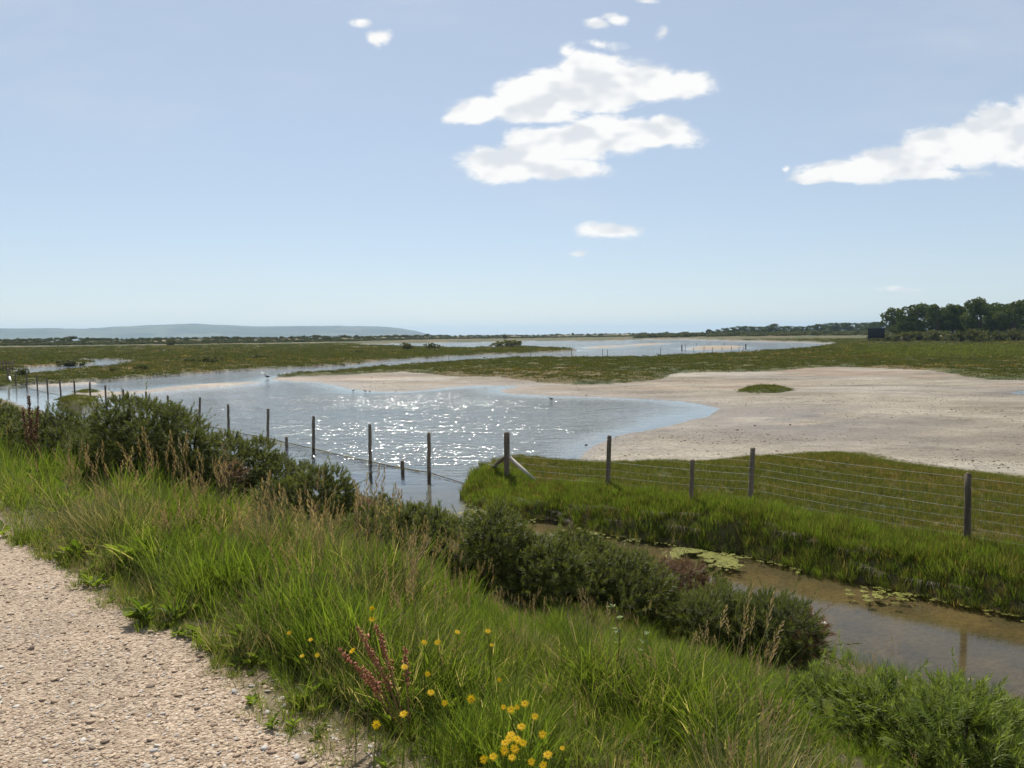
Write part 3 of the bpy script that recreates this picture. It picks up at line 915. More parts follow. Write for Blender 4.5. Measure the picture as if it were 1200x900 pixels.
seedy = [seed_proto(.52, 4, .13, .014) for _ in range(4)]
herb = []
for _ in range(2):                                            # broad-leaved herbs
    mb = MB()
    for k in range(13):
        a = R.uniform(0, 6.283); L = R.uniform(.07, .15); w_ = L * .22; e = R.uniform(.2, 1.1); c, s = math.cos(a), math.sin(a)
        V = [(0, 0, 0), (c * L * .5 - s * w_, s * L * .5 + c * w_, L * .5 * e + .02), (c * L, s * L, L * e * .8), (c * L * .5 + s * w_, s * L * .5 - c * w_, L * .5 * e + .02)]
        mb.add(np.array(V) + (0, 0, R.uniform(0, .12)), [(0, 1, 2), (0, 2, 3)], R.uniform(.2, .8))
    herb.append(mb.mesh('herb', M['fresh_grass']))
straw = [blades(R, 12, .42, .10, .005, .6, .9, 4).mesh('straw', M['seed']) for _ in range(2)]
NEAR = lush + fresh + dull + short + seedy + herb + straw                    # idx 0-2 3-5 6-8 9-10 11-14


def in_view(x, y, margin=1.12):
    return (y > .4) & (np.abs(x / np.maximum(y, .1)) < .664 * margin + .9 / np.maximum(y, .4))


# grass on the verge and slope of the embankment
N_ = 60000
u_ = R.uniform(1.35, 9.3, N_); v_ = R.uniform(-6, 62, N_)
x_, y_ = xy(u_, v_)
D_ = np.hypot(x_, y_)
keep = in_view(x_, y_) & (D_ > 1.0) & (u_ < toe(v_) + .35) & (R.uniform(size=N_) < np.clip(6.5 / D_, .12, 1))
edge_ = 1.52 + .30 * (fbm(v_ * .7, v_ * 0 + 2.2, 41, 3) - .5) + .14 * (fbm(v_ * 4, u_ * 2, 42, 2) - .5)
keep &= u_ > edge_ - .05 + .16 * R.uniform(size=N_) ** 2
# thicken close to the eye
for nn, dmax in ((24000, 7.5),):
    D2 = np.sqrt(R.uniform(1.0, dmax ** 2, nn)); A2 = R.uniform(-.85, .85, nn)
    xa, ya = D2 * np.sin(A2), D2 * np.cos(A2)
    ua, va = uv(xa, ya)
    ea = 1.52 + .30 * (fbm(va * .7, va * 0 + 2.2, 41, 3) - .5) + .14 * (fbm(va * 4, ua * 2, 42, 2) - .5)
    ka = (ua > ea - .05 + .16 * R.uniform(size=nn) ** 2) & (ua < toe(va) + .3) & in_view(xa, ya)
    x_ = np.concatenate([x_[keep], xa[ka]]); y_ = np.concatenate([y_[keep], ya[ka]])
kb = np.ones(len(x_), bool)
for (bx_, by_, bw, bd, bh) in BPOS:
    cz_, sz_ = math.cos(.3), math.sin(.3)
    ex, ey = (x_ - bx_) * cz_ - (y_ - by_) * sz_, (x_ - bx_) * sz_ + (y_ - by_) * cz_
    kb &= (ex / (bw * .5)) ** 2 + ((ey + .15) / (bd * .55)) ** 2 > 1
x_, y_ = x_[kb], y_[kb]
u_, v_ = uv(x_, y_); D_ = np.hypot(x_, y_); n = len(x_)
z_ = ground(x_, y_)
edge_ = 1.52 + .30 * (fbm(v_ * .7, v_ * 0 + 2.2, 41, 3) - .5)
n1 = fbm(x_ * .8, y_ * .8, 61, 3); n2 = fbm(x_ * 1.9 + 7, y_ * 1.9, 62, 3); r_ = R.uniform(size=n)
idx = np.where(n1 > .56, R.integers(3, 6, n), np.where(n2 > .555, R.integers(6, 9, n), R.integers(0, 3, n)))
dry = sstep(u_, 3.4, 4.6)
idx = np.where(r_ < .12 + .16 * dry, R.integers(6, 9, n), idx)
idx = np.where((u_ - edge_ < .30) & (r_ > .25), R.integers(9, 11, n), idx)
pseed = .012 + .055 * sstep(fbm(x_ * .9 + 3, y_ * .9, 63, 3), .45, .62) + .015 * dry
idx = np.where((R.uniform(size=n) < pseed) & (u_ > 2.0), R.integers(11, 15, n), idx)
idx = np.where(R.uniform(size=n) < .085, R.integers(15, 17, n), idx)
idx = np.where(R.uniform(size=n) < .04 + .05 * dry, R.integers(17, 19, n), idx)
low = sstep(x_ / np.maximum(y_, .3), .30, .45) * (1 - sstep(D_, 5.5, 7.0))         # grazed-down corner by the ditch
scl = (.52 + .62 * sstep(fbm(x_ * 2.3, y_ * 2.3, 64, 2), .25, .75)) * (1 - .55 * low) * R.uniform(.55, 1.25, n) * (.62 + .38 * sstep(u_ - edge_, .05, .6)) * (1 - .60 * sstep(u_, 2.7, 3.9)) * (1 + .3 * sstep(D_, 9, 26))
scl *= 1 - .30 * np.exp(-((x_ - 0.0) ** 2 / .5 + (y_ - 3.4) ** 2 / .6))
link_pts = np.stack([x_, y_, z_ - .015], 1)
scatter('grass', link_pts, NEAR, R, scl, idx, .16, 'long green grass with tawny seed heads on the embankment slope', 'grass')

# far bank of the ditch and the wet meadow behind it
turf = [blades(R, 30, .22, .10, .008, .25, .7, 3, straw=.12).mesh('turf', M['meadow_turf']) for _ in range(3)]
rustt = [blades(R, 30, .18, .10, .008, .3, .7, 3, straw=.2).mesh('rust', M['rust_turf']) for _ in range(3)]
tall = [blades(R, 30, .21, .10, .008, .15, .55, 3, straw=.03).mesh('tall', M['fresh_grass']) for _ in range(3)]
hang = []
for _ in range(3):
    mb = MB()
    for k in range(26):                                       # dead grass hanging over the bank towards -y
        a = R.uniform(-.2, .2); L = R.uniform(.04, .34) ** 1.2; out = R.uniform(.03, .2); sd2 = R.normal(0, .16)
        V = [(a, 0, 0), (a + .006, 0, 0), (a + sd2 * .5 + .005, -out, .01), (a + sd2 * .5, -out, .01), (a + sd2, -out * 1.25, -L)]
        mb.add(V, [(0, 1, 2), (0, 2, 3), (3, 2, 4)], R.uniform())
    hang.append(mb.mesh('hang', M['dead_grass']))
P_NEAR = W(BANK_FOOT + [(1400, 620), (1200, 564), (1130, 556), (1060, 546), (1010, 535), (950, 533), (870, 544), (800, 550), (720, 548), (680, 542)] + MEADOW_TOP[1:])
bx = [p[0] for p in P_NEAR]; by = [p[1] for p in P_NEAR]
N_ = 60000
x_ = R.uniform(min(bx), max(bx), N_); y_ = R.uniform(min(by), max(by), N_)
sd1 = sdist(P_NEAR, x_, y_)
fd_ = pdist(W(BANK_FOOT), x_, y_)
k = (sd1 < .16) & in_view(x_, y_, 1.2) & (R.uniform(size=N_) < np.where(fd_ < 1.5, 1.0, .62))
x_, y_, fd_ = x_[k], y_[k], fd_[k]; n = len(x_)
z_ = ground(x_, y_); k = z_ > -.03; x_, y_, fd_, z_ = x_[k], y_[k], fd_[k], z_[k]; n = len(x_)
lush_band = fd_ + .8 * (fbm(x_ * .9, y_ * .9, 71, 3) - .5) < 1.25
rs = sstep(fbm(x_ * .3 + 3, y_ * .5, 23, 4), .46, .60)
idx = np.where(lush_band & (R.uniform(size=n) < .52), R.integers(6, 9, n), np.where(R.uniform(size=n) < rs * .45, R.integers(3, 6, n), R.integers(0, 3, n)))
scl = R.uniform(.6, 1.15, n) * np.where(lush_band, 1.0, .30 + .32 * sstep(sdist(P_MUD, x_, y_), .2, 2.5)) * np.where(fd_ < .35, .8, 1)
xs, ys = [], []
for P_, m in ((P_MOSS, 420), (P_ISLET, 700), (P_TURF_ON_SPIT, 260)):
    a0 = np.array(P_); qx = R.uniform(a0[:, 0].min(), a0[:, 0].max(), m * 3); qy = R.uniform(a0[:, 1].min(), a0[:, 1].max(), m * 3)
    s = sdist(P_, qx, qy) < -.1; xs.append(qx[s][:m]); ys.append(qy[s][:m])
xs, ys = np.concatenate(xs), np.concatenate(ys)
x_, y_, z_ = np.concatenate([x_, xs]), np.concatenate([y_, ys]), np.concatenate([z_, ground(xs, ys)])
idx = np.concatenate([idx, R.integers(0, 3, len(xs))]); scl = np.concatenate([scl, R.uniform(.35, .75, len(xs))])
scatter('meadow_grass', np.stack([x_, y_, z_ - .02], 1), turf + rustt + tall, R, scl, idx, .2, 'bright green and rusty turf on the low bank across the ditch', 'grass')

# dead grass hanging down the bank face
foot = np.array(W(BANK_FOOT)); pts = []; rz = []
for (ax, ay), (bx_, by_) in zip(foot[:-1], foot[1:]):
    L = math.hypot(bx_ - ax, by_ - ay)
    dx, dy = (bx_ - ax) / L, (by_ - ay) / L
    nx, ny = -dy, dx
    if ny < 0: nx, ny = -nx, -ny
    for q in range(int(L * 3)):
        t = R.uniform(0, L); off = R.uniform(.02, .45)
        pts.append((ax + dx * t + nx * off, ay + dy * t + ny * off)); rz.append(math.atan2(ny, nx) - math.pi / 2 + R.normal(0, .3))
pts = np.array(pts); zz = ground(pts[:, 0], pts[:, 1])
scatter('dead_grass', np.stack([pts[:, 0], pts[:, 1], zz + .06], 1), hang, R, R.uniform(.6, 1.2, len(pts)), None, .12, 'bleached dead grass hanging over the ditch bank', 'grass', rotz=np.array(rz))

# salt-marsh tussocks out to the middle distance
mt = []
for mm, hh in ((M['marsh_turf'], .22), (M['marsh_turf'], .3), (M['rust_turf'], .22)):
    for _ in range(2):
        mt.append(blades(R, 46, hh, .42, .05, .4, .7, 2, straw=.05).mesh('tussock', mm))
mt.append(blades(R, 46, .34, .42, .05, .2, .5, 2, straw=.03).mesh('tussock', M['meadow_turf']))
N_ = 150000
D2 = np.exp(R.uniform(math.log(26), math.log(330), N_)); A2 = R.uniform(-.72, .72, N_)
x_, y_ = D2 * np.sin(A2), D2 * np.cos(A2)
z_, c_, _, _, sw_, sm_ = ground(x_, y_, True)
k = (c_ == 2) & (z_ > .06)
k &= R.uniform(size=N_) < .42
x_, y_, z_, D2, sm_ = x_[k], y_[k], z_[k], D2[k], sm_[k]; n = len(x_)
rs = sstep(fbm(x_ * .05 + 5, y_ * .11, 21, 4), .52, .64)
grn = np.exp(-(((x_ / y_) - .58) / .13) ** 2) * sstep(D2, 105, 125) * (1 - sstep(D2, 175, 215))
idx = np.where(R.uniform(size=n) < .01 + rs * .22, R.integers(4, 6, n), R.integers(0, 4, n))
idx = np.where(R.uniform(size=n) < grn, 6, idx)
scl = np.clip(D2 / 55, .45, 2.6) * R.uniform(.6, 1.3, n)
scatter('marsh_tussocks', np.stack([x_, y_, z_ - .03], 1), mt, R, scl, idx, .12, 'olive and rusty salt-marsh tussocks covering the flats', 'marsh grass', sz=np.clip(D2 / 150, .35, 1.0) * R.uniform(.5, 1.1, n) * (.35 + .65 * sstep(sm_, 0, .03 * D2)))

# gravel stones on the path
stp = []
for k in range(5):
    mb = MB()
    ph = R.uniform(.55, 1.0, 20)
    V = []; ns = 6
    for iz, (zq, rq) in enumerate(((-.5, .55), (0, 1.0), (.42, .62))):
        for a in range(ns):
            th = 2 * math.pi * a / ns + R.normal(0, .15)
            rr = rq * R.uniform(.75, 1.15)
            V.append((math.cos(th) * rr, math.sin(th) * rr * R.uniform(.6, .85), zq * R.uniform(.8, 1.2)))
    V.append((0, 0, .58)); 
    Fs = [(iz * ns + a, iz * ns + (a + 1) % ns, (iz + 1) * ns + (a + 1) % ns) for iz in range(2) for a in range(ns)] + [(iz * ns + a, (iz + 1) * ns + (a + 1) % ns, (iz + 1) * ns + a) for iz in range(2) for a in range(ns)]
    Fs += [(12 + a, 12 + (a + 1) % ns, 18) for a in range(ns)]
    mb.add(V, Fs); stp.append(mb.mesh('pebble', M['gravel_stone']))
N_ = 105000
D2 = np.exp(R.uniform(math.log(1.2), math.log(13), N_)); A2 = R.uniform(-.95, .6, N_)
x_, y_ = D2 * np.sin(A2), D2 * np.cos(A2)
u_, v_ = uv(x_, y_)
edge_ = 1.52 + .30 * (fbm(v_ * .7, v_ * 0 + 2.2, 41, 3) - .5)
k = (u_ < edge_ + .08 + R.exponential(.10, N_)) & (u_ > -1.7)
x_, y_, D2 = x_[k], y_[k], D2[k]; n = len(x_)
scl = np.clip(R.lognormal(math.log(.0054), .5, n), .0025, .021) * (1 + .06 * D2)
scatter('gravel', np.stack([x_, y_, ground(x_, y_) + scl * .1], 1), stp, R, scl, None, .25, 'loose buff and brown gravel lying on the footpath', 'gravel', sz=scl * .55)


# ------------------------------------------------------------------ gorse bushes
def shoots(rng, P, Dn, L, wid, tint0, spines=22):
    spw = 3.3 / spines if spines < 30 else .095
    spw = min(spw, .16)
    """fuzzy upright shoots: P (n,3) roots, Dn (n,3) directions -> tri soup"""
    n = len(P)
    Dn = Dn / np.linalg.norm(Dn, axis=1, keepdims=True)
    ref = np.where(np.abs(Dn[:, 2:3]) < .9, np.array([[0, 0, 1.]]), np.array([[1., 0, 0]]))
    A = np.cross(Dn, ref); A /= np.linalg.norm(A, axis=1, keepdims=True)
    B = np.cross(Dn, A)
    V = np.zeros((n, spines, 3, 3)); T = np.zeros((n, spines, 3))
    for q in range(spines):
        f = (q + rng.uniform(0, 1, n)) / spines
        th = q * 2.39996 + rng.normal(0, .35, n)
        out = np.cos(th)[:, None] * A + np.sin(th)[:, None] * B
        side = np.cross(out, Dn)
        root = P + Dn * (L * f)[:, None]
        ln = wid * (1.15 - .5 * f) * rng.uniform(.7, 1.2, n)
        up = .45 + 1.1 * f
        tip = root + (out + Dn * up[:, None]) * ln[:, None]
        sw_ = (wid * spw)[:, None] * side
        V[:, q, 0] = root + sw_; V[:, q, 1] = root - sw_; V[:, q, 2] = tip
        T[:, q, :] = np.clip(tint0 + .28 * (f - .4) + rng.normal(0, .07, n), 0, .94)[:, None]  # tint rises along the shoot: sunlit tips put into the colour
    return V.reshape(-1, 3), np.arange(n * spines * 3).reshape(-1, 3), T.reshape(-1)


def lump_points(rng, lumps, dens):
    P, N = [], []
    for (cx, cy_, cz, rx, ry, rz) in lumps:
        area = 4 * math.pi * ((rx * ry) ** 1.6 / 3 + (rx * rz) ** 1.6 / 3 + (ry * rz) ** 1.6 / 3) ** (1 / 1.6)
        m = int(area * dens)
        d = rng.normal(size=(m, 3)); d /= np.linalg.norm(d, axis=1, keepdims=True)
        d = d[d[:, 2] > -.45]
        rr = rng.uniform(.70, 1.0, len(d))[:, None]
        p = np.array((cx, cy_, cz)) + d * rr * np.array((rx, ry, rz))
        nn = d / np.array((rx, ry, rz)); nn /= np.linalg.norm(nn, axis=1, keepdims=True)
        keep = np.ones(len(p), bool)
        for (ox, oy, oz, sx1, sy1, sz1) in lumps:
            if (ox, oy, oz) == (cx, cy_, cz): continue
            keep &= (((p - (ox, oy, oz)) / (sx1, sy1, sz1)) ** 2).sum(1) > .62
        P.append(p[keep]); N.append(nn[keep])
    return np.concatenate(P), np.concatenate(N)


def gorse(seed, base, wid, dep, hgt, nl, label, dens=300, dead=(), rz=-.3, shoot=.075, flat=.8, spines=22):
    rng = np.random.default_rng(seed)
    bx_, by_ = base; bz = float(ground(np.array([bx_]), np.array([by_]))[0])
    root = thing('gorse_bush', (bx_, by_, bz), label, 'bush', 'gorse bushes along the embankment')
    lumps = []
    cz_, sz_ = math.cos(rz), math.sin(rz)
    for k in range(nl):
        q = (k + .5) / nl * 2 - 1
        lx = q * wid / 2 * .82 + rng.normal(0, wid * .06); ly = rng.uniform(-.5, .5) * dep * .7
        hh = hgt * (1 - .3 * q * q) * rng.uniform(.62, 1.08)
        rr = min(wid / nl * 1.25, dep * .62) * rng.uniform(.85, 1.25)
        gx_, gy_ = lx * cz_ - ly * sz_, lx * sz_ + ly * cz_
        g0 = float(ground(np.array([bx_ + gx_]), np.array([by_ + gy_]))[0]) - bz
        rzz = min(rr * flat * 1.1, hh * .55)
        lumps.append((gx_, gy_, g0 + max(hh - rzz, .1 * hh), rr, rr, rzz))
        lumps.append((gx_ + rng.normal(0, .2), gy_ + rng.normal(0, .15), g0 + hh * .32, rr * 1.12, rr * 1.05, hh * .36))
    subl = list(lumps)
    for (cx, cy_, cz, rx, ry, rz_) in lumps:
        for q in range(9):
            d = rng.normal(size=3); d[2] = abs(d[2]) * .9 - .15; d /= np.linalg.norm(d)
            s = rng.uniform(.26, .46) * min(rx, 1.3 * rz_)
            subl.append((cx + d[0] * rx * .86, cy_ + d[1] * ry * .86, cz + d[2] * rz_ * .86, s, s, s * .85))
    P, N = lump_points(rng, subl, dens)
    for (cx, cy_, cz, rx, ry, rz_) in lumps:                    # twiggy inside, so that little light passes through
        m_ = int(rx * ry * 4.2 * dens * .55)
        d = rng.normal(size=(m_, 3)); d /= np.linalg.norm(d, axis=1, keepdims=True)
        pi_ = np.array((cx, cy_, cz)) + d * np.array((rx, ry, rz_)) * (rng.uniform(0, .72, m_) ** .6)[:, None]
        P = np.concatenate([P, pi_]); N = np.concatenate([N, d])
    up = N + np.array((0, 0, .45)) + rng.normal(0, .35, N.shape)
    m = len(P)
    L = shoot * rng.uniform(.7, 1.5, m) * np.where(rng.uniform(size=m) < .07, rng.uniform(1.6, 3.0, m), 1); wd = np.full(m, .034) * rng.uniform(.8, 1.25, m)
    tint = .25 + .35 * rng.uniform(size=m) + .2 * (fbm(P[:, 0] * 3 + seed, P[:, 1] * 3 + P[:, 2] * 3, seed, 2) - .5)
    dd = np.zeros(m, int)
    for i, (dx, dy, dz, dr) in enumerate(dead):
        dd[(((P - (dx, dy, dz)) ** 2).sum(1) < dr * dr) & (dd == 0)] = i + 1
    for i in range(len(dead) + 1):
        s = dd == i
        if not s.any(): continue
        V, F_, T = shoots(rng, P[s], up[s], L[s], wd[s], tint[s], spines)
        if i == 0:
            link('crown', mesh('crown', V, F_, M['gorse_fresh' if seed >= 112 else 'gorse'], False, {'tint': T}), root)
        else:
            link('dead_shoots', mesh('dead_shoots', V, F_, M['dead_gorse'], False, {'tint': T}), root, label='dead rust-brown patch of shoots', kind='stuff')
    mb = MB()
    for k in range(10 + 6 * nl):
        l = lumps[rng.integers(len(lumps))]
        tip = np.array(l[:3]) + rng.normal(0, .45, 3) * np.array(l[3:])
        if k % 4 == 0:
            dv = rng.normal(size=3); dv[2] = abs(dv[2]) + .3; dv /= np.linalg.norm(dv)
            tip = np.array(l[:3]) + dv * np.array(l[3:]) * 1.2
        b = np.array((l[0] * .5 + rng.normal(0, .08), l[1] * .5 + rng.normal(0, .08), -.1))
        gz0 = float(ground(np.array([bx_ + b[0]]), np.array([by_ + b[1]]))[0]) - bz
        b[2] = gz0 - .05
        mid = (b + tip) / 2 + rng.normal(0, .07, 3)
        mb.tube([b, mid, tip], [.016, .011, .005], 5, False)
    link('branches', mb.mesh('branches', M['bark']), root)
    return root


for k, (b, p) in enumerate(zip(BUSH, BPOS)):
    gorse(101 + k, p[:2], p[2], p[3], p[4], b[5], b[7], b[6], b[8], spines=(32 if k > 8 else 26) if k > 4 else 20)


# ------------------------------------------------------------------ fences
def post_mesh(h, r, seed, sink=.5, sides=10, square=False):
    rng = np.random.default_rng(seed); mb = MB()
    n = 7
    zs = np.concatenate([[-sink], np.linspace(0, h - .02, n - 1), [h]])
    lean = rng.normal(0, .018, 2)
    pts = [(lean[0] * z + rng.normal(0, .003), lean[1] * z + rng.normal(0, .003), z) for z in zs]
    rad = np.array([r * 1.04] + [r * (1.02 - .06 * k / n) * rng.uniform(.97, 1.03) for k in range(n - 1)] + [r * .82])
    mb.tube(pts, rad, 4 if square else sides, True)
    return mb.mesh('post', M['post'])


def wire_part(parent, pts, r, name='wire', mt='wire'):
    mb = MB(); mb.tube(pts, r, 4, False)
    return link(name, mb.mesh(name, M[mt]), parent)


def sagged(P, sag, n=5):
    out = []
    for a, b in zip(P[:-1], P[1:]):
        for k in range(n):
            q = k / n
            p = np.array(a) * (1 - q) + np.array(b) * q
            p[2] -= sag * 4 * q * (1 - q)
            out.append(p)
    out.append(np.array(P[-1]))
    return out


corner = gpt(594, 562); corner = np.array((corner[0], corner[1], float(ground(corner[:1], corner[1:2])[0])))
bankf = thing('wire_fence', tuple(corner), 'wire stock fence with round wooden posts along the grassy ditch bank', 'fence')
rel = lambda p: tuple(np.array(p) - corner)
land = [(594, 562, 1.06, .074), (712, 572, 1.05, .047), (879, 590, 1.03, .046), (1133, 637, 1.04, .046)]
posts = []
for k, (px, py, h, r) in enumerate(land):
    g = gpt(px, py); g[2] = float(ground(g[:1], g[1:2])[0])
    link('post', post_mesh(h, r, 200 + k, square=(k == 0)), bankf, rel(g)); posts.append(g)
d = (posts[3] - posts[2]); d[2] = 0
for k in (1, 2):
    g = posts[3] + d / np.linalg.norm(d) * 3.2 * k; g[2] = float(ground(g[:1], g[1:2])[0])
    link('post', post_mesh(1.03, .053, 210 + k), bankf, rel(g)); posts.append(g)
g = gpt(810, 591); g[2] = float(ground(g[:1], g[1:2])[0])
link('post', post_mesh(.82, .040, 207), bankf, rel(g), label='shorter post beside the taller line post')
for k, hw in enumerate((.12, .26, .40, .54, .68, .82, .97)):
    P = [np.array(p) + (0, -.055, hw + .02 * math.sin(k + 3 * i)) - corner for i, p in enumerate(posts)]
    wire_part(bankf, sagged(P, .012 + .01 * (k % 3)), .0018 if k in (3, 6) else .0013)
mb = MB()
for a, b in zip(posts[:-1], posts[1:]):
    L = np.linalg.norm((b - a)[:2])
    for q in np.arange(.15, L, .15):
        p = a + (b - a) * q / L - corner
        mb.tube([p + (0, -.055, .12), p + (0, -.055, .81)], .0007, 3, False)
nt_ = link('netting', mb.mesh('netting', M['wire']), bankf); nt_['kind'] = 'stuff'
# braces of the corner post
br1 = gpt(632, 565); br1[2] = float(ground(br1[:1], br1[1:2])[0])
mb = MB(); mb.tube([np.array((.05, -.03, .52)), br1 - corner + (0, 0, -.05)], [.038, .042], 8)
link('brace', mb.mesh('brace', M['pale_wood']), bankf, label='pale bleached diagonal brace')
br2 = at(551, 564, 0.0)
mb = MB(); mb.tube([np.array((-.05, -.03, .50)), br2 - corner + (0, 0, -.1)], [.038, .042], 8)
link('brace', mb.mesh('brace', M['post']), bankf)

wposts = [(503, 555, 1.07), (434, 541, 1.07), (367.5, 526, 1.05), (314, 514, 1.06)]
W0 = [at(px, py) for px, py, _ in wposts]
end = at(11.5, 450.5)
waterf = thing('wire_fence', (W0[0][0], W0[0][1], -.3), 'long line of dark wooden fence posts standing in the shallow lagoon', 'fence')
base = np.array((W0[0][0], W0[0][1], -.3))
PW = list(W0)
nfar = 14
for k in range(1, nfar + 1):
    p = W0[-1] + (end - W0[-1]) * k / nfar + np.array((R.normal(0, .06), R.normal(0, .06), 0))
    PW.append(p)
for k, p in enumerate(PW):
    h = (wposts[k][2] if k < 4 else R.uniform(.98, 1.12))
    last = k == len(PW) - 1
    o = link('post', post_mesh(h + (.25 if last else 0), .085 if last else .048, 230 + k, .6), waterf, tuple(np.array((p[0], p[1], 0)) - base))
mb = MB(); e0 = np.array((end[0], end[1], 0)) - base
mb.tube([e0 + (.1, -.15, .62), e0 + (.62, -.75, -.05)], [.07, .075], 8)
link('brace', mb.mesh('brace', M['white_paint']), waterf, label='white diagonal brace of the far end post')
for k, hw in enumerate((.03, .2, .42, .64, .86)):
    P = [np.array((p[0], p[1], 0)) + (0, -.05, hw + .015 * math.sin(2 * i + k)) - base for i, p in enumerate([corner] + PW)]
    wire_part(waterf, sagged(P, .02 + .02 * (k == 1)), .0022 if k else .012, mt='wire' if k else 'post')
for px, py, h, lb in ((336, 520, .28, 'short dark post stub in water between the third and fourth water fence posts'), (472, 549, .26, 'short dark post stub in water between the first and second water fence posts')):
    p = at(px, py + 2)
    me = post_mesh(h, .05, 260 + px, .6)
    link('post_stub', me, None, (p[0], p[1], 0), label=lb, category='post')

# ------------------------------------------------------------------ floating algae
ap = []
for k in range(5):
    mb = MB()
    for q in range(26):
        a = R.uniform(0, 6.283); r = math.sqrt(R.uniform()); c = np.array((math.cos(a) * r, math.sin(a) * r * .7, R.uniform(.0, .12)))
        s = R.uniform(.10, .34); th = R.uniform(0, 6.283)
        V = [c + (math.cos(th + j * 1.257) * s * R.uniform(.4, 1.1), math.sin(th + j * 1.257) * s * R.uniform(.4, 1.1), R.normal(0, .03)) for j in range(5)]
        mb.add(V, [(0, 1, 2), (0, 2, 3), (0, 3, 4)], R.uniform())
    ap.append(mb.mesh('algae', M['algae']))
pts = []; sz_ = []
cl = [corner] + PW
for a, b in zip(cl[:-1], cl[1:]):
    for q in R.uniform(0, 1, 46):
        p = a + (b - a) * q
        if fbm(np.array([p[0] * .55]), np.array([p[1] * .55]), 81, 2)[0] > .40:
            pts.append((p[0] + R.normal(0, .05), p[1] + R.normal(0, .06), .004)); sz_.append(R.uniform(.025, .075))
for (ax, ay), (bx_, by_) in zip(foot[:-1], foot[1:]):
    L = math.hypot(bx_ - ax, by_ - ay)
    for q in range(int(L * 75)):
        t = R.uniform(0, 1); p = np.array((ax + (bx_ - ax) * t, ay + (by_ - ay) * t))
        if fbm(np.array([p[0] * 1.1]), np.array([p[1] * 1.1]), 82, 2)[0] > .46:
            off = -abs(R.normal(0, .13)) + .1
            pts.append((p[0] + off * .7, p[1] + off * .7, .004)); sz_.append(R.uniform(.012, .045))
c0, c1 = at(835, 657), at(790, 648)
for q in range(1500):
    t = R.uniform(-.6, 1.2); a = R.normal(.12, .15)
    p = c0 + (c1 - c0) * t * .9 + np.array((a * .75, a * .75, 0)) + R.normal(0, .1, 3)
    if fbm(np.array([p[0] * 3.5]), np.array([p[1] * 3.5]), 83, 3)[0] < .53: continue
    pts.append((p[0], p[1], .005)); sz_.append(R.uniform(.012, .045))
for cxp, cyp, m in ((620, 605, 160), (575, 599, 110), (690, 626, 60), (1040, 696, 60), (330, 521, 20), (85, 470, 120), (110, 474, 60)):
    c0 = at(cxp, cyp)
    for q in range(m):
        pts.append((c0[0] + R.normal(0, .32) * (1 if m < 100 else 1.5), c0[1] + R.normal(0, .22), .005)); sz_.append(R.uniform(.02, .07))
scatter('algae', np.array(pts), ap, R, np.array(sz_), None, .03, 'yellow-green algae scum floating along the ditch bank and fence line', 'algae', sz=np.array(sz_) * .6)

# ------------------------------------------------------------------ trees
def crown_cloud(rng, lumps, per, leaf, tintk=.5):
    V, T = [], []
    for (c, r) in lumps:
        m = int(per * (r[0] * r[1] * r[2]) ** (2 / 3))
        d = rng.normal(size=(m, 3)); d /= np.linalg.norm(d, axis=1, keepdims=True)
        rad = rng.uniform(.55, 1.03, m) ** .7
        p = np.array(c) + d * rad[:, None] * np.array(r)
        a = rng.normal(size=(m, 3)); a /= np.linalg.norm(a, axis=1, keepdims=True)
        b = np.cross(a, rng.normal(size=(m, 3))); b /= np.linalg.norm(b, axis=1, keepdims=True)
        s1 = leaf * rng.uniform(.6, 1.3, m)[:, None]
        q = np.stack([p - a * s1, p + b * s1 * .6, p + a * s1, p - b * s1 * .6], 1)
        V.append(q.reshape(-1, 3)); T.append(np.repeat(np.clip(rng.uniform(.1, .9) * .6 + rng.uniform(0, .4, m), 0, 1), 4))
    V = np.concatenate(V)
    return V, np.arange(len(V)).reshape(-1, 4), np.concatenate(T)


def tree_meshes(seed, h, spread, trunk_h, leaf=.34, nl=30, per=34):
    rng = np.random.default_rng(seed)
    lumps = []
    for k in range(nl):
        a = rng.uniform(0, 6.283); q = rng.uniform(0, 1)
        rr = spread * (.25 + .7 * math.sqrt(rng.uniform())) * (1 - .45 * q ** 2)
        z = trunk_h + (h - trunk_h) * (.12 + .78 * q)
        s = spread * rng.uniform(.24, .42)
        lumps.append(((math.cos(a) * rr, math.sin(a) * rr, z), (s, s, s * rng.uniform(.55, .8))))
    V, F_, T = crown_cloud(rng, lumps, per * 2.2, leaf)
    cm = mesh('crown', V, F_, M['tree_leaf'], False, {'tint': T})
    mb = MB()
    mb.tube([(0, 0, -.5), (.1, .05, trunk_h * .5), (.0, .1, trunk_h), (.1, 0, h * .7)], [h * .026, h * .022, h * .018, h * .008], 7)
    tm = mb.mesh('trunk', M['bark'])
    lb = MB()
    for (c, r) in lumps[::2]:
        z0 = trunk_h * rng.uniform(.6, 1.0)
        lb.tube([(0, 0, z0), (c[0] * .45, c[1] * .45, (z0 + c[2]) / 2 + .2), c], [h * .011, h * .008, h * .003], 5, False)
    lm = lb.mesh('limbs', M['bark'])
    return cm, tm, lm


VAR = [tree_meshes(300 + k, 11.5, sp_, th_, per=30) for k, (sp_, th_) in enumerate(((4.6, 3.2), (4.2, 1.2), (5.2, 1.8), (3.9, 2.4)))]
WVAR = [tree_meshes(320 + k, 11.5, sp_, .4, per=26, nl=26) for k, sp_ in enumerate((5.6, 5.0, 6.2, 5.2))]


def place(name, k, x, y, s, label, group, rz, meshes=VAR, cat='tree', sz=None, names=('crown', 'trunk', 'limbs')):
    z = float(ground(np.array([x]), np.array([y]))[0])
    t = thing(name, (x, y, z), label, cat, group, rz)
    t.scale = (s, s, s if sz is None else sz)
    for nm, m_ in zip(names, meshes[k]):
        link(nm, m_, t)
    return t


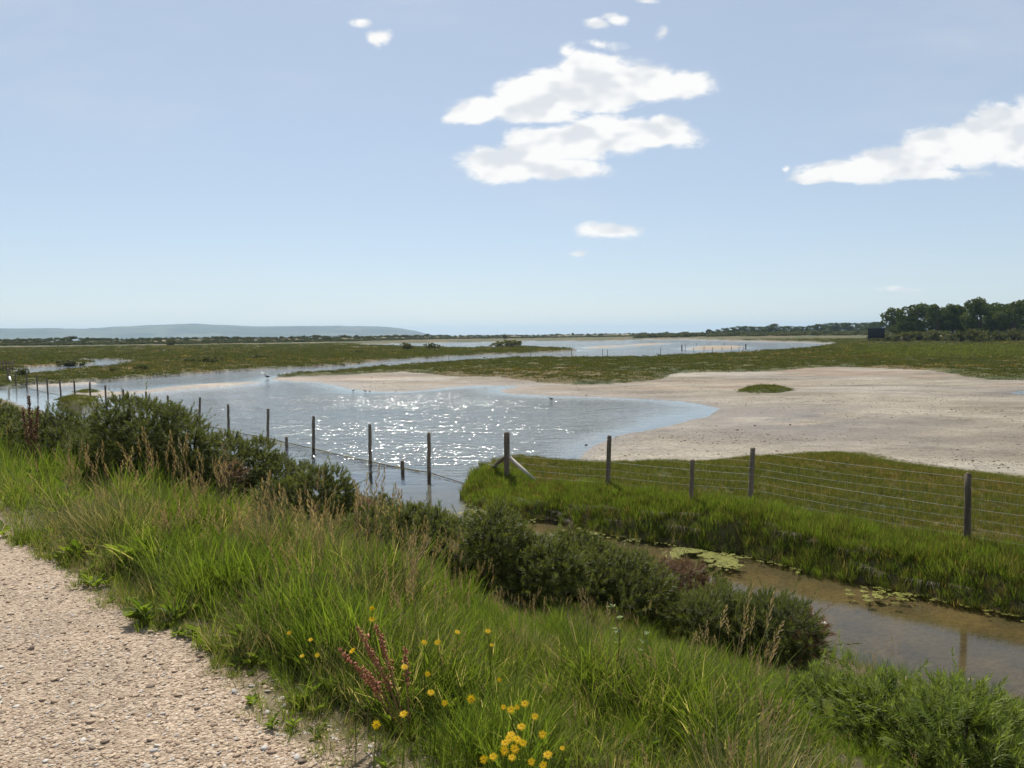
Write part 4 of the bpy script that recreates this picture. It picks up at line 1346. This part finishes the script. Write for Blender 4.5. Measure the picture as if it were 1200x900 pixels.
def pol(px, D):
    d = ray(px, 391.9 - .0085 * (px - 600)); k = D / math.hypot(d[0], d[1])
    return d[0] * k, d[1] * k


# right-hand copse: (px, distance, crown top in the photo)
for k, (px, D, top) in enumerate(((1046, 285, 364), (1064, 275, 361), (1083, 300, 360), (1098, 290, 359.5), (1116, 295, 361), (1133, 300, 363), (1150, 280, 355.5), (1168, 300, 360), (1186, 275, 358),
                                  (1204, 290, 356), (1228, 280, 357), (1255, 285, 359), (1108, 330, 362), (1160, 330, 360))):
    x, y = pol(px, D)
    g0 = float(ground(np.array([x]), np.array([y]))[0])
    hh = (391.9 - .0085 * (px - 600) - top) / FPX * D + CAM_H - g0
    place('broadleaf_tree', k % 4, x, y, hh / 11.5 * 1.02, {0: 'broadleaf tree with a bare trunk right behind the bird hide', 6: 'tallest dome-topped tree of the copse, above pale bushes'}.get(k, 'tall dark broadleaf tree in the copse beside the bird hide'), 'trees of the copse by the hide', R.uniform(0, 6.28))


def scrub_meshes(seed, nl=9, leaf=.16, per=150):
    rng = np.random.default_rng(seed); lumps = []
    for k in range(nl):
        a = rng.uniform(0, 6.283); rr = .55 * math.sqrt(rng.uniform()); s = rng.uniform(.28, .48)
        lumps.append(((math.cos(a) * rr, math.sin(a) * rr, rng.uniform(.18, .62) * (1 - .5 * rr)), (s, s, s * .75)))
    V, F_, T = crown_cloud(rng, lumps, per, leaf)
    mb = MB()
    for (c, r) in lumps:
        mb.tube([(c[0] * .2, c[1] * .2, -.1), (c[0] * .7, c[1] * .7, c[2] * .6), c], [.05, .03, .015], 4, False)
    return mesh('crown', V, F_, M['scrub_leaf'], False, {'tint': T}), mb.mesh('branches', M['bark'])


SV = [scrub_meshes(400 + k) for k in range(4)]
SN = ('crown', 'branches')


def scrub(px, D, wid, hgt, label, group, k, mesh_=SV):
    x, y = pol(px, D)
    return place('scrub_bush', k % 4, x, y, wid / 2, label, group, R.uniform(0, 6.28), mesh_, 'bush', hgt / 1.0, SN)


# low pale bushes under the copse
for k, (px, D) in enumerate(((1040, 262), (1060, 250), (1078, 262), (1096, 258), (1114, 255), (1125, 245), (1140, 240), (1152, 250), (1170, 245), (1190, 250), (1210, 245), (1030, 270))):
    scrub(px, D, R.uniform(6, 10), R.uniform(2.6, 4.6), 'rounded bush at the foot of the copse beside the hide', 'bushes under the copse', k)
# wood line beyond the lagoon
wl = np.array([(830, 386), (850, 384), (876, 380.5), (890, 383), (905, 379.5), (930, 383), (950, 381.5), (966, 379.5), (990, 378), (1015, 377.5), (1040, 377), (1240, 374)])
for k, px in enumerate(np.concatenate([np.arange(832, 1042, 8.5), np.arange(1055, 1240, 22)])):
    D = R.uniform(600, 720); x, y = pol(px, D)
    top = np.interp(px, wl[:, 0], wl[:, 1]) + R.normal(0, .9)
    hh = (391.9 - .0085 * (px - 600) - top) / FPX * D + CAM_H - float(ground(np.array([x]), np.array([y]))[0])
    place('woodland_tree', k % 4, x, y, max(hh, 3) / 11.5 * 1.35, 'hazy green tree in the far wood line beyond the lagoon', 'trees of the far wood line', R.uniform(0, 6.28), WVAR, sz=max(hh, 3) / 11.5)
# scrub along the far sea wall
for k, px in enumerate(np.arange(-20, 1000, 15.0)):
    d = ray(px, 391.9 - .0085 * (px - 600)); az = math.atan2(d[0], d[1])
    ra = [math.atan2(p[0], p[1]) for p in RIDGE]; rD = [math.hypot(*p) for p in RIDGE]
    D = float(np.interp(az, ra, rD)) * R.uniform(.93, 1.0)
    w_ = R.uniform(4, 11); 
    scrub(px + R.normal(0, 4), D, w_, R.uniform(1.0, 2.6), 'low grey-green scrub bush on the far sea wall', 'scrub along the far sea wall', k)
# single bushes out on the marsh
for k, (px, D, w_, h_, lb) in enumerate(((78, 118, 5.4, 1.35, 'dark rounded bush on the marsh beside the left creek'), (164, 88, 1.9, .7, 'small dark bush on the bank above the left channel, wider of a pair'),
                                         (131, 84, 1.1, .6, 'smallest dark bush on the bank between creek and channel'), (25, 84, 1.4, .8, 'grey leafless bush beside the white fence brace'),
                                         (244, 108, 4.2, 1.1, 'dark scrub clump on the tawny bank above the left channel'), (222, 110, 2.5, .8, 'low scrub beside the clump on the tawny bank'), (305, 125, 4.0, .7, 'flat tawny scrub further along the channel bank'),
                                         (477, 175, 3.6, 2.1, 'tall dark bush on the marsh island, left of a pair'), (506, 180, 4.6, 1.8, 'broad dark bush on the marsh island, right of a pair'), (595, 205, 12, 2.2, 'long grassy scrub mound on the marsh island'),
                                         (565, 200, 5, 1.3, 'low scrub next to the long mound on the marsh island'), (633, 210, 3.2, 1.0, 'small scrub at the tip of the marsh island'), (200, 330, 5, 3.4, 'tall dark bush standing up from the sea wall scrub'),
                                         (592, 520, 4.5, 4.6, 'lone conical dark tree-like bush on the far sea wall'), (700, 132, 1.0, .5, 'tiny dark tuft on the marsh in front of the far lagoon'), (958, 165, 2.4, .7, 'dark low bush on the marsh near the lagoon tip'), (968, 150, 3.6, .5, 'flat dark bush on the marsh right of the lagoon tip'),
                                         (420, 150, 2.5, .7, 'small bush on the shore of the left channel bend'))):
    scrub(px, D, w_, h_, lb, None, k)
# the rest of the sea-wall scrub
pts = []; ss_ = []
for k in range(5200):
    az = R.uniform(-.68, .42); D = float(np.interp(az, ra, rD)) * R.uniform(.83, 1.035)
    pts.append((D * math.sin(az), D * math.cos(az)))
pts = np.array(pts); zz = ground(pts[:, 0], pts[:, 1]); kk = (zz > .3); pts, zz = pts[kk], zz[kk]
scatter('sea_wall_scrub', np.stack([pts[:, 0], pts[:, 1], zz - .1], 1), [m_[0] for m_ in SV], R, R.uniform(.8, 3.0, len(pts)), None, .1, 'mass of low scrub and rough grass along the far sea wall', 'scrub', sz=R.uniform(.4, 1.7, len(pts)))
x0 = R.uniform(.16, .74, 900); dd_ = R.uniform(480, 900, 900)
pts = np.stack([dd_ * np.sin(x0), dd_ * np.cos(x0)], 1); zz = ground(pts[:, 0], pts[:, 1])
scatter('distant_wood', np.stack([pts[:, 0], pts[:, 1], zz - .2], 1), [m_[0] for m_ in SV], R, R.uniform(4, 9, 900), None, .05, 'far belt of low woodland reading as one green mass', 'wood', sz=R.uniform(1.6, 3.8, 900))

# ------------------------------------------------------------------ bird hide
hx, hy = pol(1027, 250); hz = float(ground(np.array([hx]), np.array([hy]))[0])
hide = thing('bird_hide', (hx, hy, hz), 'dark boxy timber bird hide at the edge of the copse', 'hide', rz=-.48)
mb = MB(); mb.box((0, 0, 2.35), (4.4, 3.0, 2.7)); link('wall', mb.mesh('wall', M['dark_board']), hide)
for k in range(9):
    mb = MB(); mb.box((-1.95 + k * .4875, -1.53, 2.35), (.44, .05, 2.6)); link('board', mb.mesh('board', M['dark_board']), hide)
mb = MB(); mb.box((0, 0, 3.78), (4.8, 3.5, .14)); link('roof', mb.mesh('roof', M['dark_board']), hide)
mb = MB(); mb.box((0, -1.585, 2.75), (3.4, .04, .3)); link('viewing_slot', mb.mesh('viewing_slot', M['bird_dark']), hide)
for sx1 in (-1, 1):
    for sy1 in (-1, 1):
        mb = MB(); mb.tube([(sx1 * 1.9, sy1 * 1.2, -.5), (sx1 * 1.9, sy1 * 1.2, 1.05)], .11, 8); link('leg', mb.mesh('leg', M['post']), hide)

# ------------------------------------------------------------------ nesting island fence, marker sticks
nf = thing('island_fence', (*at(838, 408)[:2], 0), 'ring of thin posts and wire round the pale nesting island', 'fence')
nb = np.array((*at(838, 408)[:2], 0)); ring = []
for k, (px, py) in enumerate(((799, 410), (803, 410.6), (813, 410.9), (825, 411), (835, 411), (846, 410.9), (857, 410.6), (866, 410.1), (871, 409.5), (874, 408.6), (866, 405.5), (849, 404.8), (832, 404.8), (816, 405.2), (803, 406.6))):
    p = at(px, py); ring.append(p)
    big = k in (0, 9)
    link('post', post_mesh(1.05 if big else R.uniform(.6, .95), .14 if big else .05, 500 + k, .5, 6), nf, tuple(p - nb))
for hw in (.25, .55):
    wire_part(nf, [p - nb + (0, 0, hw) for p in ring + ring[:1]], .012)
for k, (px, py, h) in enumerate(((526, 421, .9), (622, 419, 1.3), (670, 418, 1.3), (706, 416, 1.0), (712, 416, .9), (774, 414, 1.1))):
    p = at(px, py)
    link('marker_stick', post_mesh(h, .045, 520 + k, .6, 6), None, (p[0], p[1], 0), label='thin dark stick standing in the far lagoon water', category='stick', group='sticks in the far lagoon')
x, y = pol(538, 420); z = float(ground(np.array([x]), np.array([y]))[0])
mk = thing('marker_post', (x, y, z), 'lone dark marker post with a pale foot by the far water', 'post')
mb = MB(); mb.tube([(0, 0, -.5), (0, 0, 1.2), (0, 0, 2.6)], [.2, .18, .16], 6); link('shaft', mb.mesh('shaft', M['post']), mk)
mb = MB(); mb.box((.0, -.3, .3), (.9, .3, .7)); link('plinth', mb.mesh('plinth', M['white_paint']), mk)
# field gate by the end post
gp = at(2, 438); gz_ = float(ground(gp[:1], gp[1:2])[0])
gate = thing('wooden_gate', (gp[0], gp[1], gz_), 'weathered grey wooden gate of upright pales beyond the fence end post', 'gate', rz=.2)
for k in range(8):
    mb = MB(); mb.box((-1.0 + k * .29, 0, .5), (.10, .03, 1.1)); link('pale', mb.mesh('pale', M['post']), gate)
for zq in (.2, .8):
    mb = MB(); mb.box((0, .035, zq), (2.3, .04, .1)); link('rail', mb.mesh('rail', M['post']), gate)


# ------------------------------------------------------------------ birds and boat
def bird(px, py, s, label, rz, wading, mt='bird_dark'):
    p = at(px, py)
    z = max(float(ground(p[:1], p[1:2])[0]), 0.0)
    leg = .10 * s if wading else -.02 * s
    t = thing('bird', (p[0], p[1], z), label, 'bird', rz=rz)
    mb = MB()
    pts = [(-.20, 0, .06), (-.14, 0, .075), (-.05, 0, .07), (.06, 0, .075), (.12, 0, .10), (.15, 0, .15), (.165, 0, .19), (.20, 0, .215), (.235, 0, .205), (.25, 0, .20)]
    rad = [.008, .035, .065, .068, .05, .033, .026, .036, .026, .012]
    mb.tube(np.array(pts) * s + (0, 0, leg), np.array(rad) * s, 8)
    link('body', mb.mesh('body', M[mt], True), t)
    mb = MB(); mb.tube(np.array([(.25, 0, .20), (.31, 0, .19)]) * s + (0, 0, leg), [.010 * s, .003 * s], 5); link('bill', mb.mesh('bill', M['dock_brown']), t)
    if wading:
        for sy1 in (-1, 1):
            mb = MB(); mb.tube(np.array([(.01, sy1 * .025, -.02), (0, sy1 * .025, .06 + .1)]) * s, .006 * s, 4); link('leg', mb.mesh('leg', M['bark']), t)


bird(646, 467.8, .6, 'dark duck swimming off the muddy shore', 3.0, False)
bird(414, 459.3, .5, 'small dark bird on the shallow edge, left of two', .2, True)
bird(428, 459.8, .5, 'small dark bird on the shallow edge, right of two', 2.9, True)
bird(313.5, 443.8, 1.1, 'dark bird standing at the tip of the marsh spit', 3.1, True)
bird(192, 413.5, 1.2, 'white bird out on the brown marsh before the sea wall', 0.3, True, 'white_paint')
x, y = pol(45, 2900)
boat = thing('sailing_boat', (x, y, -.02), 'tiny white sailing boat under the hazy hills', 'boat', rz=.4)
mb = MB()
V = [(-4.5, -1.3, 1.1), (-4.5, 1.3, 1.1), (0, 1.6, 1.0), (0, -1.6, 1.0), (5.2, 0, 1.5), (-4.2, 0, -.4), (0, 0, -.6), (4.2, 0, -.3)]
mb.add(V, [(0, 3, 6), (0, 6, 5), (3, 4, 7), (3, 7, 6), (1, 6, 2), (1, 5, 6), (2, 7, 4), (2, 6, 7), (0, 5, 1), (0, 1, 2), (0, 2, 3), (3, 2, 4)])
link('hull', mb.mesh('hull', M['white_paint']), boat)
mb = MB(); mb.tube([(.6, 0, 1), (.6, 0, 13)], .09, 6); link('mast', mb.mesh('mast', M['pale_wood']), boat)
mb = MB(); mb.add([(.5, 0, 12.6), (.5, .05, 2.2), (-4.2, .5, 2.2), (-1.6, .45, 6.5)], [(0, 1, 3), (1, 2, 3), (0, 3, 1), (1, 3, 2)]); link('sail', mb.mesh('sail', M['white_paint']), boat)

# ------------------------------------------------------------------ yellow flowers
mb = MB()
for ring_, (np_, r1, zt) in enumerate(((15, 1.0, .12), (12, .72, .2), (8, .42, .26))):
    for k in range(np_):
        a = 6.283 * k / np_ + ring_ * .2 + R.normal(0, .05); wv = 3.0 / np_ * r1 * 1.0
        c, s_ = math.cos(a), math.sin(a); r2 = r1 * R.uniform(.88, 1.05)
        mb.add([(c * .08, s_ * .08, .12), (c * r2 * .6 - s_ * wv * .5, s_ * r2 * .6 + c * wv * .5, zt), (c * r2, s_ * r2, zt + .05 * R.normal()), (c * r2 * .6 + s_ * wv * .5, s_ * r2 * .6 - c * wv * .5, zt)], [(0, 1, 2), (0, 2, 3)], R.uniform())
HEAD = mb.mesh('flower_head', M['petal'])
mb = MB(); mb.tube([(0, 0, -.55), (0, 0, -.2), (0, 0, .1)], [.12, .32, .22], 8)
CUP = mb.mesh('calyx', M['bramble'])
FL = [(436, 713), (436, 726), (413, 763), (497, 753), (513, 753), (536, 741), (572, 740), (576, 756), (474, 782), (501, 790), (505, 812), (521, 824), (552, 819), (473, 837), (441, 849),
      (599, 832), (615, 825), (627, 840), (611, 852), (599, 861), (636, 861), (606, 867), (613, 871), (592, 871), (603, 878), (591, 880), (597, 866), (567, 890), (578, 887), (623, 893),
      (642, 885), (637, 897), (585, 797), (659, 877), (606, 829), (590, 829), (339, 742), (364, 750), (354, 769), (372, 768), (163, 611), (600, 888)]
for k, (px, py) in enumerate(FL):
    h = R.uniform(.36, .44) if px > 400 else R.uniform(.2, .26)
    top = gpt(px, py, h)
    gz0 = float(ground(top[:1], top[1:2])[0])
    q = np.array((R.normal(0, .05), R.normal(0, .05)))
    small = k in (7, 32, 33, 34, 35, 40)
    gi_ = 0 if px < 400 else (2 if px > 560 and py > 800 else 1)
    lab = ('yellow daisy-like flower in the short grass beside the gravel path', 'yellow daisy-like flower in the long grass around the red dock', 'yellow daisy-like flower in the dense patch among dry stems')[gi_]
    grp = ('flowers beside the path', 'flowers around the dock', 'flowers of the dense patch')[gi_]
    t = thing('yellow_flower', (top[0] + q[0], top[1] + q[1], gz0), lab, 'flower', grp)
    mb = MB(); e = np.array((-q[0], -q[1], top[2] - gz0)); s = R.uniform(.0135, .0185) * (.65 if small else 1)
    mb.tube([(0, 0, -.01), e * .5 + (R.normal(0, .012), R.normal(0, .012), 0), e - (0, 0, s * .4)], [.0024, .002, .0018], 5, False)
    link('stem', mb.mesh('stem', M['grass']), t)
    hd = link('flower_head', HEAD, t, tuple(e)); hd.scale = (s, s, s); hd.rotation_euler = (R.normal(.62, .18), R.normal(0, .22), 0)
    cu = link('calyx', CUP, hd)


# ------------------------------------------------------------------ docks, brambles, twigs, stones
def dock(name, base, spikes, mt, label, size):
    t = thing(name, tuple(base), label, 'plant')
    for (dx, dy, dz, start) in spikes:
        e = np.array((dx, dy, dz)); mb = MB()
        mb.tube([(0, 0, -.02), e * .45 + (R.normal(0, .01), 0, .02), e], [.004, .003, .0015], 5, False)
        link('stem', mb.mesh('stem', M['dock_brown']), t)
        mb = MB(); L = np.linalg.norm(e); n = int(L * (1 - start) * 700)
        for q in range(n):
            f = start + (1 - start) * q / n
            c = e * f + (0, 0, .02 * math.sin(math.pi * f)) + R.normal(0, size * (1.15 - .75 * f), 3)
            s = size * R.uniform(.35, .75)
            o = R.normal(size=(4, 3)) * s * .75
            mb.add(c + o, [(0, 1, 2), (0, 2, 3), (0, 3, 1), (1, 3, 2)], R.uniform())
        link('seed_spike', mb.mesh('seed_spike', M[mt]), t)
    return t


b = gpt(480, 842, .08); b[2] = float(ground(b[:1], b[1:2])[0])
dock('dock_plant', b, ((-.27, -.06, .40, .42), (-.21, .0, .47, .38), (-.15, .10, .44, .5), (-.02, .05, .36, .55), (-.17, -.1, .34, .6)), 'dock', 'red-brown dock with leaning seed spikes among yellow flowers', .0105)
b = gpt(38, 552, 0); b[2] = float(ground(b[:1], b[1:2])[0])
dock('dock_plant', b, ((.0, 0, 1.0, .38), (.10, .03, .86, .42), (-.09, 0, .84, .42), (.05, -.05, .70, .45)), 'dock_brown', 'tall upright dark rust dock standing before the gorse', .018)


def leaf_shape():
    V = [(0, 0, 0), (.25, .22, .05), (.65, .25, .06), (1, 0, -.04), (.65, -.25, .06), (.25, -.22, .05), (.45, 0, 0)]
    return np.array(V), np.array([(0, 6, 1), (1, 6, 2), (2, 6, 3), (3, 6, 4), (4, 6, 5), (5, 6, 0)])


LV, LF = leaf_shape()
mb = MB(); mb.add(LV, LF, .6); LEAF = mb.mesh('leaf', M['bramble'])


def bramble(px, py, top, n, label, s=.035, h=.5):
    b = gpt(px, py, 0); b[2] = float(ground(b[:1], b[1:2])[0])
    t = thing('bramble', tuple(b), label, 'plant')
    e = np.array(top); mid = e * .55 + (.03, 0, .05)
    mb = MB(); mb.tube([(0, 0, -.02), mid, e], [.004, .003, .002], 5, False); link('stem', mb.mesh('stem', M['dock_brown']), t)
    for k in range(n):
        f = .35 + .65 * (k // 3) / (n // 3)
        p = (mid * (f / .55) if f < .55 else mid + (e - mid) * (f - .55) / .45)
        l = link('leaf', LEAF, t, tuple(p)); q = s * R.uniform(.8, 1.25); l.scale = (q, q, q)
        l.rotation_euler = (R.normal(0, .3), R.normal(-.1, .35), (k % 3 - 1) * .9 + (k // 3) * 2.1 + R.normal(0, .2))


bramble(722, 822, (-.02, .03, .50), 15, 'pale-leaved bramble sprig rising from the grass below the gorse', .036)
bramble(742, 812, (.05, .0, .34), 12, 'smaller bramble sprig beside the taller one in the grass', .034)
bramble(392, 618, (-.05, -.05, .52), 15, 'bramble with broad pale leaves in front of the gorse with the dead branch', .07)
b = gpt(388, 620, 0); b[2] = float(ground(b[:1], b[1:2])[0])
t = thing('dead_branch', tuple(b), 'bleached dead branch leaning out of the gorse', 'branch')
mb = MB(); mb.tube([(-.25, -.12, .02), (-.05, -.15, .22), (.12, -.15, .36), (.32, -.16, .44), (.48, -.17, .47)], [.015, .014, .012, .009, .004], 6); link('limb', mb.mesh('limb', M['twig']), t)
mb = MB(); mb.tube([(.12, -.15, .36), (.2, -.1, .48), (.24, -.08, .55)], [.007, .005, .003], 5); link('twig', mb.mesh('twig', M['twig']), t)
for k, (px, py, e) in enumerate(((1030, 886, (.06, .05, .44)), (1042, 885, (.16, .0, .42)), (1052, 888, (.22, .02, .34)), (1046, 892, (.09, .06, .40)))):
    b = gpt(px, py, 0); b[2] = float(ground(b[:1], b[1:2])[0])
    mb = MB(); e = np.array(e); mb.tube([(0, 0, -.03), e * .5 + (0, 0, .03), e], [.006, .005, .003], 6)
    link('dry_stalk', mb.mesh('dry_stalk', M['dry_stem'] if k else M['bark']), None, tuple(b), label='dry brown stalk leaning against the fresh-green gorse by the ditch', category='stalk', group='dry stalks by the ditch')


def stone(px, py, s, mt, label, flat=.5):
    b = gpt(px, py, 0); z = max(float(ground(b[:1], b[1:2])[0]), -.03)
    rng = np.random.default_rng(int(px * 7 + py)); mb = MB(); ns = 9
    V = []
    for zq, rq in ((-.4, .7), (0, 1), (.55, .75), (.9, .35)):
        for a in range(ns):
            rr = rq * rng.uniform(.8, 1.12)
            V.append((math.cos(6.283 * a / ns) * rr * s, math.sin(6.283 * a / ns) * rr * s * .65, zq * flat * s * rng.uniform(.85, 1.15)))
    V.append((0, 0, flat * s))
    F_ = [(i * ns + a, i * ns + (a + 1) % ns, (i + 1) * ns + (a + 1) % ns) for i in range(3) for a in range(ns)] + [(i * ns + a, (i + 1) * ns + (a + 1) % ns, (i + 1) * ns + a) for i in range(3) for a in range(ns)] + [(27 + a, 27 + (a + 1) % ns, 36) for a in range(ns)]
    mb.add(V, F_)
    o = link('stone', mb.mesh('stone', M[mt]), None, (b[0], b[1], z), label=label, category='stone')
    o.rotation_euler.z = rng.uniform(0, 3)


stone(966, 755, .075, 'white_stone', 'white stone lying in the ditch below the green gorse', .6)
stone(1113, 818, .05, 'stone', 'buff stone at the ditch edge above the fresh-green gorse, left of two', .6)
stone(1138, 815, .05, 'stone', 'buff stone at the ditch edge above the fresh-green gorse, right of two', .6)
stone(687, 524, .08, 'bark', 'dark stone on the shore where mud meets lagoon', .7)
stone(97, 868, .020, 'white_stone', 'largest pale flint lying on the gravel path')
stone(101, 777, .017, 'stone', 'grey flint lying on the gravel path')
stone(115, 829, .018, 'white_stone', 'broad flat pale flint half sunk in the gravel path', .3)

# clods and scraps of weed on the drying mud
cm = [m_.copy() for m_ in stp]
for m_ in cm: m_.materials.clear(); m_.materials.append(M['bark'])
D2 = np.exp(R.uniform(math.log(19), math.log(75), 26000)); A2 = R.uniform(-.25, .72, 26000)
x_, y_ = D2 * np.sin(A2), D2 * np.cos(A2)
z_, c_, _, _, sw_, sm_ = ground(x_, y_, True)
k = (c_ == 3) & (z_ > .012) & (R.uniform(size=26000) < .12 + .8 * sstep(fbm(x_ * .25, y_ * .4, 91, 4), .5, .65))
x_, y_, z_ = x_[k], y_[k], z_[k]; scl = np.clip(R.lognormal(math.log(.022), .5, len(x_)), .008, .09)
scatter('mud_clods', np.stack([x_, y_, z_], 1), cm, R, scl, None, .3, 'dark clods and scraps of weed strewn over the drying mud', 'mud', sz=scl * .5)
